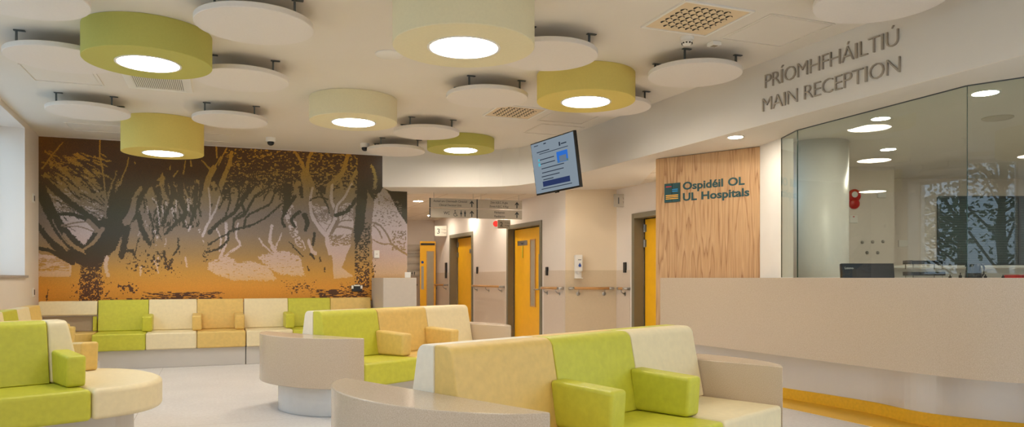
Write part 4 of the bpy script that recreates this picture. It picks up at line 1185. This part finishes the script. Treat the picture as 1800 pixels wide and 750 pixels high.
# ------------------------------------------------------------------ hanging corridor signs
SG0 = Vector((-1.338, 12.0)); SGu = Vector((.960, .28)).normalized()
PW = .785
def hang_sign(name, x0, ztop, label, build):
    c = SG0+SGu*x0
    s_ = empty(name, (c.x, c.y, 0), (SGu.x, SGu.y), label, 'sign', 'grey hanging signs in the corridor')
    box('sign_panel', (PW/2, 0, ztop-.078), (PW-.006, .03, .152), M['sign'], s_, .004)
    box('edge_strip', (.006, -.001, ztop-.078), (.014, .034, .154), M['ink'], s_)
    build(s_, ztop)
    return s_
def person_icon(par, cx, cz, h, skirt):
    y = -.0165
    bm = bmesh.new()
    R = Matrix.Rotation(PI/2, 3, 'X')
    add_cyl(bm, (cx, y, cz+h*.40), h*.09, .002, 16, R=R)
    def pl(pts):
        a = [bm.verts.new((cx+p[0]*h, y, cz+p[1]*h)) for p in pts]; b = [bm.verts.new((cx+p[0]*h, y-.002, cz+p[1]*h)) for p in pts]
        bm.faces.new(a); bm.faces.new(b[::-1])
        for i in range(len(pts)): bm.faces.new((a[i], a[(i+1) % len(pts)], b[(i+1) % len(pts)], b[i]))
    if skirt: pl([(-.07, .28), (.07, .28), (.2, -.12), (.06, -.12), (.06, -.5), (-.06, -.5), (-.06, -.12), (-.2, -.12)])
    else: pl([(-.15, .28), (.15, .28), (.15, -.08), (.09, -.08), (.09, -.5), (-.09, -.5), (-.09, -.08), (-.15, -.08)])
    return bmo('person_symbol', bm, M['ink'], par)
def wheel_icon(par, cx, cz, h):
    y = -.0175
    bm = bmesh.new()
    add_cyl(bm, (cx-.02*h, y+.001, cz+h*.42), h*.09, .002, 16, R=Matrix.Rotation(PI/2, 3, 'X'))
    add_tube(bm, [(cx-.02*h, y, cz+.3*h), (cx+.0*h, y, cz-.08*h), (cx+.22*h, y, cz-.08*h), (cx+.34*h, y, cz-.42*h), (cx+.44*h, y, cz-.38*h)], h*.045, 6)
    add_tube(bm, [(cx-.01*h, y, cz+.1*h), (cx+.2*h, y, cz+.1*h)], h*.04, 6)
    pts = [(cx+.02*h+.27*h*math.cos(a), y, cz-.2*h+.27*h*math.sin(a)) for a in [math.radians(100+i*25) for i in range(11)]]
    add_tube(bm, pts, h*.04, 6)
    return bmo('wheelchair_symbol', bm, M['ink'], par)
def b1(s_, z):
    text('sign_text', 'Aonad um Chinneadh Cliniciúil', .34, z-.064, .56, .036, M['ink'], s_, .001, -.0155, 'C'); text('sign_text', 'Clinical Decision Unit', .34, z-.128, .37, .036, M['ink'], s_, .001, -.0155, 'C'); arrow('arrow', .70, z-.08, .105, M['ink'], s_, y=-.0155)
def b2(s_, z):
    text('sign_text', 'WC', .28, z-.10, .10, .05, M['ink'], s_, .001, -.0155, 'C'); wheel_icon(s_, .42, z-.08, .10); person_icon(s_, .52, z-.08, .10, True); person_icon(s_, .585, z-.08, .10, False); arrow('arrow', .70, z-.08, .105, M['ink'], s_, y=-.0155)
def b3(s_, z):
    text('sign_text', 'Zóin A,B,C, X-gha', .38, z-.064, .30, .036, M['ink'], s_, .001, -.0155, 'C'); text('sign_text', 'Zones A,B,C, X-Ray', .38, z-.128, .33, .036, M['ink'], s_, .001, -.0155, 'C'); arrow('arrow', .69, z-.08, .105, M['ink'], s_, y=-.0155)
def b4(s_, z):
    text('sign_text', 'Péidiatraic', .39, z-.064, .18, .036, M['ink'], s_, .001, -.0155, 'C'); text('sign_text', 'Paediatrics', .39, z-.128, .18, .036, M['ink'], s_, .001, -.0155, 'C'); arrow('arrow', .69, z-.08, .105, M['ink'], s_, y=-.0155)
z1_ = 2.497
s1_ = hang_sign('hanging_sign', 0, z1_, 'grey hanging sign for the Clinical Decision Unit, upper left of four', b1)
s3_ = hang_sign('hanging_sign', PW, z1_, 'grey hanging sign for Zones A,B,C, X-Ray, upper right of four', b3)
hang_sign('hanging_sign', 0, z1_-.163, 'grey hanging sign with WC and toilet symbols, lower left of four', b2)
hang_sign('hanging_sign', PW, z1_-.163, 'grey hanging sign for Paediatrics, lower right of four', b4)
for s_ in (s1_, s3_):
    for x in (.07, PW-.06):
        bm = bmesh.new(); add_cyl(bm, (x, 0, z1_-.001), .003, SOF-z1_, 8); bmo('wire', bm, M['steel'], s_)
for s_ in [o for o in bpy.data.objects if o.name.startswith('hanging_sign')]:
    if s_ in (s1_, s3_): 
        for x in (.07, PW-.06):
            bm = bmesh.new(); add_cyl(bm, (x, 0, z1_-.160), .003, .006, 8); bmo('link', bm, M['steel'], s_)

# projecting / wall signs by the triage doors
def door_sign(p, u_, num, z, w_, h_, label, pale=True, l1='Triáis', l2='Triage'):
    s_ = empty('room_sign', (p[0], p[1], 0), u_, label, 'sign', 'numbered triage signs')
    box('sign_panel', (w_/2, -.012, z), (w_, .02, h_), M['sign_pale' if pale else 'sign'], s_, .004)
    text('number', num, w_*.30, z-h_*.26, None, h_*.52, M['ink'], s_, .001, -.0225, 'C')
    text('sign_text', l1, w_*.74, z+h_*.08, w_*.40, h_*.13, M['ink_soft' if pale else 'ink'], s_, .001, -.0225, 'C'); text('sign_text', l2, w_*.74, z-h_*.22, w_*.40, h_*.13, M['ink_soft' if pale else 'ink'], s_, .001, -.0225, 'C')
    return s_
door_sign((-1.775, 17.0), (1, .04), '3', 2.275, .28, .235, 'pale square sign with number 3 beside the farthest triage door', True)
door_sign((-.27, 13.65), (1, .12), '2', 2.19, .245, .16, 'small grey sign with number 2 half hidden behind the hanging signs', False, 'Triáis', 'Triage')
door_sign((w3(11.50)[0]-.145, 11.50), (1, -.02), '1', 2.40, .255, .20, 'grey sign with number 1 projecting by the nearest triage door', False)

# directory of curved slats on the corridor end wall
dr = empty('directory_sign', (-2.85, 17.99, 0), (1, -.112), 'stack of curved pale slats listing departments at the corridor end', 'sign')
for i in range(5):
    z = 1.93-i*.155
    bm = bmesh.new()
    prof = [(-.075+.15*k/6, -.012-.028*math.sin(PI*k/6)) for k in range(7)]
    for k in range(6):
        pass
    a = [bm.verts.new((0, y, z+zz)) for zz, y in prof]; b = [bm.verts.new((.85, y, z+zz)) for zz, y in prof]
    a += [bm.verts.new((0, 0, z+.075)), bm.verts.new((0, 0, z-.075))]; b += [bm.verts.new((.85, 0, z+.075)), bm.verts.new((.85, 0, z-.075))]
    n_ = len(a); bm.faces.new(a); bm.faces.new(b[::-1])
    for k in range(n_): bm.faces.new((a[k], a[(k+1) % n_], b[(k+1) % n_], b[k]))
    sl = bmo('slat', bm, M['sign_pale'], dr)
    box('end_stud', (.82, -.03, z), (.03, .02, .03), M['black'], sl)
    if i == 1:
        text('slat_text', 'Clinical Decision', .30, z+.0, .42, .03, M['ink_soft'], sl, .001, -.042)
    if i == 4:
        person_icon(sl, .44, z, .09, True); person_icon(sl, .50, z, .09, False)
        for c_ in children(sl):
            if 'symbol' in c_.name: c_.location = (0, -.026, 0)
        wheel_icon(sl, .34, z, .09).location = (0, -.026, 0)

# ------------------------------------------------------------------ handrails
def handrail(p0, p1, label, out=.075, z=1.035):
    u_, L_ = norm2(p0, p1)
    h_ = empty('handrail', (p0[0], p0[1], 0), u_, label, 'handrail', 'timber handrails with steel ends on the corridor walls')
    tube('rail', [(.07, -out, z), (L_-.07, -out, z)], .021, M['rail_wood'], h_, 14)
    for a, d_ in ((.07, -1), (L_-.07, 1)):
        tube('return_end', [(a, -out, z), (a+d_*.04, -out, z), (a+d_*.065, -out*.75, z), (a+d_*.068, -.002, z)], .021, M['steel'], h_, 14)
    n_ = max(2, int(L_/.55)+1)
    for k in range(n_):
        x = .14+(L_-.28)*k/(n_-1)
        bm = bmesh.new()
        add_tube(bm, [(x, -out, z-.02), (x, -out, z-.05), (x, -out*.6, z-.075), (x, -.005, z-.085)], .008, 8)
        add_cyl(bm, (x, 0, z-.085), .032, .008, 20, R=Matrix.Rotation(PI/2, 3, 'X'))
        bmo('bracket', bm, M['steel'], h_, smooth=True)
handrail(w1(17.85), w1(16.95), 'short timber handrail left of the farthest triage door')
handrail(w1(15.35), w1(13.90), 'timber handrail between the two far triage doors')
handrail(w1(12.36), (K1[0]-.02, K1[1]+.05), 'short timber handrail right of the middle yellow door')
handrail((K1[0]+.06, K1[1]-.001), (K2[0]-.06, K2[1]-.001), 'timber handrail across the cream niche wall')
handrail((K2[0]+.05, K2[1]-.12), w3(11.30), 'very short timber handrail left of the nearest triage door')
handrail((-3.3, 18.04), (-2.3, 17.93), 'timber handrail on the corridor end wall behind the yellow leaf')

# soap dispenser on niche wall
sd = empty('soap_dispenser', (1.04, 11.655, 0), (1, .03), 'white wall dispenser with a blue drop, mounted above a drip tray', 'dispenser')
hs_ = box('housing', (.0, -.06, 1.43), (.125, .11, .26), M['white'], sd, .02, 4)
dp = lathe('drop_emblem', [(.001, .0), (.022, .0), (.022, .003), (.001, .003)], M['blue'], sd, 24, c=(0.015, -.118, 1.39), R=Matrix.Rotation(PI/2, 3, 'X'))
bm = bmesh.new(); add_prism(bm, [(-.019, 0), (.019, 0), (0, .035)], 0, .003)
o = bmo('drop_tip', bm, M['blue'], sd); o.location = (.015, -.116, 1.402); o.rotation_euler = (PI/2, 0, 0)
box('brand_mark', (.012, -.1165, 1.482), (.05, .002, .010), M['ink'], sd)
box('nozzle', (0, -.05, 1.28), (.05, .05, .05), M['white'], sd, .01)
box('back_plate', (0, -.006, 1.30), (.11, .01, .22), M['white'], sd, .004)
box('drip_tray', (0, -.06, 1.195), (.13, .11, .012), M['white'], sd, .004)

# small wall controls
def wall_box(name, p, u_, z, w_, h_, mat, label, cat, d_=.02, extra=None):
    e_ = empty(name, (p[0], p[1], 0), u_, label, cat)
    box('plate', (0, -d_/2, z), (w_, d_, h_), M[mat], e_, .004)
    if extra: extra(e_, z, d_)
    return e_
uw1, _ = norm2(w1(12.4), w1(11.7)); uw3, _ = norm2(K2, w3(11.2))
def led(e_, z, d_): box('light', (0, -d_-.001, z+.03), (.012, .003, .05), M['blue'], e_)
wall_box('access_reader', w1(17.05), uw1, 1.37, .10, .36, 'black', 'tall black card reader on the wall left of the farthest triage door', 'card reader', .03, led)
wall_box('access_reader', w1(15.20), uw1, 1.355, .06, .14, 'black', 'black card reader right of the farthest triage door', 'card reader', .03)
wall_box('access_reader', w1(12.23), uw1, 1.31, .06, .14, 'black', 'black card reader right of the middle yellow door', 'card reader', .03)
wall_box('access_reader', w3(11.42), uw3, 1.36, .065, .16, 'black', 'black card reader left of the nearest triage door', 'card reader', .03)
uM, _ = norm2(MC, MEND)
def mural_at(k): Y = 12.54/(1-.37*k); return (k*Y+uM[1]*.012, Y-uM[0]*.012)
def sock(e_, z, d_):
    for x in (-.07, .07): box('socket', (x, -d_-.002, z+.02), (.03, .004, .05), M['white'], e_)
    box('switch', (0, -d_-.002, z+.045), (.09, .004, .02), M['white'], e_)
wall_box('floor_socket', mural_at((627-900)/1300), uM, 1.035, .16, .10, 'black', 'black twin socket plate low on the right of the mural', 'socket', .02, sock)
def slot_(e_, z, d_): box('button', (0, -d_-.001, z), (.03, .003, .008), M['taupe'], e_)
wall_box('wall_controller', mural_at((661.5-900)/1300), uM, 1.575, .085, .12, 'white', 'white control box on the right side of the mural', 'controller', .03, slot_)
uLW = (-LD[0], -LD[1])
def blk(e_, z, d_): box('insert', (.03, -d_-.002, z), (.05, .004, .07), M['black'], e_)
wall_box('wall_socket', (LP(.42)[0]+.001, LP(.42)[1]), uLW, 2.25, .12, .12, 'white', 'white and black switch plate high between window and mural', 'socket', .012, blk)
wall_box('wall_socket', (LP(.42)[0]+.001, LP(.42)[1]), uLW, 1.01, .12, .12, 'white', 'white and black socket plate low between window and mural', 'socket', .012, blk)
wall_box('emergency_light', w1(13.95), uw1, 2.33, .06, .16, 'white', 'slim white bracket by the ceiling above the middle yellow door', 'bracket', .03)
e_ = cyl('fire_sounder', (0, 0, 0), .055, .06, M['red'], None, 28, R=Matrix.Rotation(PI/2, 3, 'X')); e_.location = (w1(14.3)[0], w1(14.3)[1]-.02, 2.24); tag(e_, 'red round fire sounder half hidden behind the hanging signs', 'alarm')
d = empty('smoke_detector', (-.42, 13.0, SOF), None, 'small white smoke detector on the corridor ceiling above the signs', 'smoke detector')
lathe('base', [(.055, 0), (.055, -.02), (.03, -.024)], M['white'], d, 24); lathe('sensor_head', [(.04, -.02), (.042, -.04), (.001, -.055)], M['white'], d, 24)

# ------------------------------------------------------------------ reception office behind glass
IC = 2.70
office_c = prism('ceiling_office', [(2.81, 6.93), (3.46, 5.51), (4.86, 4.33), (5.6, 3.9), (9.4, 4.5), (9.4, 12.2), (4.0, 12.2), (2.9, 9.8), (2.82, 8.6)], IC, IC+.1, M['ceiling']); struct(office_c)
bm = bmesh.new()
for a, b in (((2.81, 6.93), (3.46, 5.51)), ((3.46, 5.51), (4.86, 4.33))): wall_seg(bm, a, b, SOF, IC, .02)
struct(bmo('trim_8', bm, M['ceiling']))
bm = bmesh.new(); wall_seg(bm, (2.3, 10.0), (5.17, 10.0), 0, IC, .15); wall_seg(bm, (5.17, 10.03), (5.17, 11.2), 0, IC, .12, 1); wall_seg(bm, (5.05, 11.2), (9.6, 11.2), 0, IC, .15); struct(bmo('wall_office_back', bm, M['wall']))
bm = bmesh.new(); wall_seg(bm, (9.3, 11.3), (9.3, 3.8), 0, IC, .15, 1); struct(bmo('wall_office_side', bm, M['wall']))
bm = bmesh.new(); wall_seg(bm, (1.90, 8.70), (2.75, 8.02), 0, IC, .05); wall_seg(bm, (1.9, 8.7), (2.3, 10.1), 0, IC, .1, -1); struct(bmo('wall_office_corner', bm, M['wall']))
bm = bmesh.new(); wall_seg(bm, (5.6, 3.9), (9.4, 3.9), 0, IC, .15, -1); struct(bmo('wall_office_front', bm, M['wall']))
c_ = cyl('wall_column', (0, 0, 0), .31, IC, M['white'], None, 64); c_.location = (3.42, 8.25, 0); struct(c_)

for x, y, r_, lab in ((3.47, 6.96, .08, 'small office downlight just above the nearest large round light'), (4.39, 8.63, .08, 'small office downlight right of the column, above the farther round light'), (3.84, 6.0, .095, 'small office downlight behind the right-hand glass pane')):
    downlight(x, y, IC, r_, lab, 'small downlights in the reception office')
s = lathe('ceiling_speaker', [(.001, 0), (.13, 0), (.13, -.006), (.118, -.014), (.001, -.017)][::-1], plain('office_speaker', lin(200, 190, 172), .6), None, 40); s.location = (4.55, 6.93, IC); tag(s, 'round speaker cover on the office ceiling behind the right-hand glass', 'speaker')
for x, y in ((7.0, 7.0), (7.0, 9.6)):  # unseen lights added to brighten the office behind the glass
    downlight(x, y, IC, .2, 'unseen round light added deep in the office', 'added lights out of view in the reception office', 'lamp_office_fill')

ow = empty('window_5', (6.45, 11.2, 0), (1, 0), kind='structure')
bm = bmesh.new()
for zz in (1.40, 2.42): add_box(bm, (1.35, -.015, zz), (2.7, .03, .03))
for xx in (0, 1.22, 2.7): add_box(bm, (xx, -.015, 1.91), (.03, .03, 1.02))
bmo('window_frame', bm, M['dark_metal'], ow)
box('pane', (1.35, -.006, 1.91), (2.68, .008, 1.0), plain('dark_window', lin(84, 98, 100), .12), ow)
bm = bmesh.new()
for k in range(38): add_box(bm, (1.35, -.014, 1.425+k*.026), (2.66, .004, .006))
bmo('blind', bm, plain('blind_slats', lin(112, 124, 126), .5), ow)

# alarm etc on office wall (faces -y at y=10)
al = empty('fire_alarm', (4.62, 10.0, 0), (1, 0), 'red fire alarm bell on the office wall right of the column', 'alarm')
Rx = Matrix.Rotation(PI/2, 3, 'X')
lathe('bell', [(.085, 0), (.085, .03), (.06, .05), (.001, .055)], M['red'], al, 36, c=(0, 0, 2.31), R=Rx)
lathe('lower_housing', [(.07, 0), (.07, .03), (.05, .045), (.001, .05)], M['red'], al, 36, c=(.0, 0, 2.20), R=Rx)
cyl('badge', (-.01, -.056, 2.32), .04, .003, M['white'], al, 24, R=Rx)
def led2(e_, z, d_): box('light', (0, -d_-.001, z+.035), (.02, .003, .012), M['red'], e_)
wall_box('wall_socket', (4.615, 10.0), (1, 0), 1.99, .11, .10, 'white', 'white fused switch with red light below the fire alarm', 'socket', .012, led2)
wall_box('junction_box', (4.99, 10.0), (1, 0), 2.33, .11, .10, 'white', 'small white box on the office wall right of the fire alarm', 'box', .03)
wall_box('wall_socket', (5.92, 11.2), (1, 0), 1.72, .14, .10, 'white', 'white double switch plate on the far office wall', 'socket', .012)
for i, (x, z) in enumerate(((4.735, 1.68), (4.875, 1.685), (5.015, 1.69), (4.80, 1.54), (4.945, 1.54))):
    h_ = lathe('wall_hook', [(.022, 0), (.022, .008), (.012, .02), (.001, .022)], M['steel'], None, 20, R=Rx); h_.location = (x, 10.0, z)
    tag(h_, ('round steel knob on the office wall, upper row left', 'round steel knob on the office wall, upper row middle', 'round steel knob on the office wall, upper row right', 'round steel knob on the office wall, lower row left', 'round steel knob on the office wall, lower row right')[i], 'wall knob', 'steel knobs on the office wall')

# staff desk, back cabinet
dk = empty('office_desk', (3.86, 7.38, 0), (1, 0), 'staff desk behind the reception glass carrying the computer screen', 'desk')
box('tabletop', (0, 0, .735), (1.12, .6, .03), M['white'], dk, .004)
for sx in (-.5, .5): box('leg', (sx, 0, .36), (.04, .5, .72), M['plinth'], dk)
mo = empty('computer_monitor', (3.47, 7.22, .7505), (1, .02), 'black computer monitor seen from behind through the glass', 'monitor')
hs_ = box('housing', (0, 0, .43), (.52, .045, .32), M['black'], mo, .008, 3, R=Matrix.Rotation(math.radians(-6), 3, 'X'))
box('stand', (0, .06, .14), (.06, .04, .30), M['black'], mo, .004); box('foot', (0, .06, .009), (.24, .18, .016), M['black'], mo, .004)
t_ = text('brand_text', 'Lenovo', -.24, .535, .085, .022, M['white'], mo, .001, -.036)
box('vent_strip', (.02, -.024, .40), (.36, .004, .05), plain('vent_grey', lin(60, 62, 66), .4), mo)
cb_ = empty('office_cabinet', (5.2, 8.0, 0), (1, -.12), 'long white cabinet in the office behind the glass', 'cabinet')
box('body', (.3, 0, .565), (3.4, .5, 1.13), M['white'], cb_, .004)
box('top_panel', (.3, 0, 1.15), (3.44, .54, .04), M['white'], cb_, .004)
for k in range(5): 
    dd = box('door', (-1.06+k*.68, -.258, .55), (.66, .016, 1.05), M['white'], cb_, .003)
    box('handle', (-1.06+k*.68+.25, -.275, .8), (.012, .014, .12), M['steel'], dd)
pb_ = empty('back_shelf', (5.6, 9.0, 0), (1, -.08), 'white back shelf upstand running across the office wall', 'shelf')
box('shelf_panel', (.7, 0, 1.335), (3.6, .3, .03), M['white'], pb_, .003)
box('upstand', (.7, .1, .66), (3.6, .04, 1.30), M['white'], pb_)
# things on the cabinet (top z = 1.17)
def on_cab(px, dy=-.02):
    k = (px-900)/1300
    # cabinet axis through (5.2,8.0) along (1,-.12)
    X = (8.0+.624)*k/(1+.12*k); Y = 8.0-.12*(X-5.2); return X, Y+dy
x, y = on_cab(1709)
kt = empty('kettle', (x, y, 1.17), None, 'black electric kettle on the white office cabinet', 'kettle')
lathe('body', [(.001, 0), (.085, 0), (.084, .02), (.072, .12), (.064, .175), (.06, .18), (.001, .188)], M['black'], kt, 36)
lathe('base', [(.001, 0), (.09, 0), (.09, .008), (.001, .008)], M['black'], kt, 36)
tube('handle', [(.06, 0, .17), (.10, 0, .172), (.118, 0, .14), (.112, 0, .07), (.082, 0, .04)], .010, M['black'], kt, 10)
bm = bmesh.new(); add_prism(bm, [(-.058, -.02), (-.092, 0), (-.058, .02)], .15, .185); bmo('spout', bm, M['black'], kt)
x, y = on_cab(1622)
for k, lab in ((0, 'black letter tray on the office cabinet, lower of two'), (1, 'black letter tray on the office cabinet, upper of two')):
    tr = empty('letter_tray', (x, y, 1.171+k*.125), (1, -.12), lab, 'letter tray', 'letter trays on the office cabinet')
    bm = bmesh.new(); add_box(bm, (0, 0, .057), (.34, .24, .006)); add_box(bm, (0, .118, .075), (.34, .005, .04)); add_box(bm, (-.168, 0, .075), (.005, .24, .04)); add_box(bm, (.168, 0, .075), (.005, .24, .04)); add_box(bm, (0, -.118, .066), (.34, .005, .022))
    bmo('tray', bm, M['black'], tr)
    box('paper', (0, .0, .068), (.30, .2, .012), M['white'], tr)
    for sx in (-.15, .15):
        for sy in (-.1, .1): cyl('leg', (sx, sy, .0), .005, .056, M['steel'], tr, 8)
x, y = on_cab(1790, -.05)
for k in range(3):
    f_ = box('ring_binder', (x+k*.075-.09, y, 1.17+.032), (.062, .2, .062), M['red'], None, .003); tag(f_, ('red folder lying on the office cabinet, left of three', 'red folder lying on the office cabinet, middle of three', 'red folder lying on the office cabinet, right of three')[k], 'folder', 'red folders on the office cabinet')
for i, px in enumerate((1668, 1686, 1730, 1761)):
    x, y = on_cab(px)
    f_ = lathe('pump_bottle', [(.001, 0), (.016, 0), (.016, .05), (.006, .06), (.006, .075), (.001, .077)], M['black'], None, 16); f_.location = (x, y, 1.171); f_.scale = (1, 1, (.85, 1.1, .9, .8)[i])
    tag(f_, ('small black bottle on the cabinet right of the letter trays', 'small black bottle just left of the kettle', 'small black bottle just right of the kettle', 'small black bottle near the red folders')[i], 'bottle', 'small black bottles on the office cabinet')

# ------------------------------------------------------------------ outside: lawn, parapet, trees (seen mirrored in the counter glass)
bm = bmesh.new()
o0 = (LP(-3)[0]+nrm[0]*.7, LP(-3)[1]+nrm[1]*.7); o1 = (LP(22)[0]+nrm[0]*.7, LP(22)[1]+nrm[1]*.7)
add_prism(bm, [o0, o1, (o1[0]+nrm[0]*26, o1[1]+nrm[1]*26), (o0[0]+nrm[0]*26, o0[1]+nrm[1]*26)], -.35, -.15)
g = bmo('ground', bm, M['ground']); struct(g)
def tree(x, y, h, label, seed):
    rs = random.Random(seed)
    t = empty('garden_tree', (x, y, -.15), None, label, 'tree', 'trees outside the windows')
    bm = bmesh.new()
    add_tube(bm, [(0, 0, 0), (.06, .03, h*.25), (-.05, .05, h*.5), (.03, 0, h*.8)], .10, 8)
    tips = []
    for k in range(16):
        a = rs.uniform(0, 2*PI); z0 = h*rs.uniform(.25, .7); l_ = h*rs.uniform(.2, .36)
        p1 = (math.cos(a)*l_*.5, math.sin(a)*l_*.5, z0+l_*.35); p2 = (math.cos(a)*l_, math.sin(a)*l_, z0+l_*.7)
        add_tube(bm, [(0, 0, z0), p1, p2], .028, 5); tips += [p1, p2]
    bmo('trunk', bm, M['bark'], t, smooth=True)
    vs = []; fs = []
    for p in tips:
        for k in range(60):
            c = Vector(p)+Vector((rs.gauss(0, .28), rs.gauss(0, .28), rs.gauss(0, .24)))*h*.28
            a = Vector((rs.uniform(-1, 1), rs.uniform(-1, 1), rs.uniform(-1, 1))).normalized(); b = a.orthogonal().normalized()
            s_ = .055*h/4; i = len(vs)
            vs += [c+a*s_, c+b*s_*.6, c-a*s_, c-b*s_*.6]; fs.append((i, i+1, i+2, i+3))
    me = bpy.data.meshes.new('foliage'); me.from_pydata(vs, [], fs); link('foliage', me, M['leaf'], t)
for i, (tt, dd_, h_) in enumerate(((-2.2, 5.0, 4.8), (5.0, 6, 4.6), (12.4, 5.5, 4.9))):
    q = LP(tt); tree(q[0]+nrm[0]*dd_, q[1]+nrm[1]*dd_, h_, ('leafy tree outside the window nearest the mural', 'leafy tree outside the middle windows', 'leafy tree outside the windows beside the viewer')[i], 20+i)

# ------------------------------------------------------------------ world, camera, view
wd = bpy.data.worlds.new('World'); SC.world = wd; wd.use_nodes = True
n = wd.node_tree.nodes; l = wd.node_tree.links
bg = n['Background']
tcw = n.new('ShaderNodeTexCoord'); sep = n.new('ShaderNodeSeparateXYZ'); l.new(tcw.outputs['Generated'], sep.inputs[0])
rw = n.new('ShaderNodeValToRGB'); e = rw.color_ramp.elements
e[0].position = .45; e[0].color = (.55, .60, .62, 1); e[1].position = .55; e[1].color = (.56, .78, 1.0, 1)
mrw = n.new('ShaderNodeMapRange'); mrw.inputs['From Min'].default_value = -1; mrw.inputs['From Max'].default_value = 1
l.new(sep.outputs['Z'], mrw.inputs['Value']); l.new(mrw.outputs[0], rw.inputs['Fac']); l.new(rw.outputs['Color'], bg.inputs['Color'])
bg.inputs['Strength'].default_value = 1.25

cam = bpy.data.cameras.new('Camera'); co_ = bpy.data.objects.new('Camera', cam); COL.objects.link(co_)
co_.location = (0, 0, CH); co_.rotation_euler = (PI/2, 0, 0)
cam.sensor_width = 36; cam.lens = 26.0; cam.shift_y = (488-375)/1800; cam.clip_start = .05; cam.clip_end = 200
SC.camera = co_

SC.view_settings.view_transform = 'Standard'; SC.view_settings.look = 'None'; SC.view_settings.exposure = 1.25; SC.view_settings.gamma = 1
SC.view_settings.use_curve_mapping = False
SC.cycles.use_denoising = True
SC.cycles.max_bounces = 10; SC.cycles.diffuse_bounces = 6; SC.cycles.glossy_bounces = 4; SC.cycles.transparent_max_bounces = 12
SC.cycles.sample_clamp_indirect = 6; SC.cycles.caustics_reflective = False; SC.cycles.caustics_refractive = False
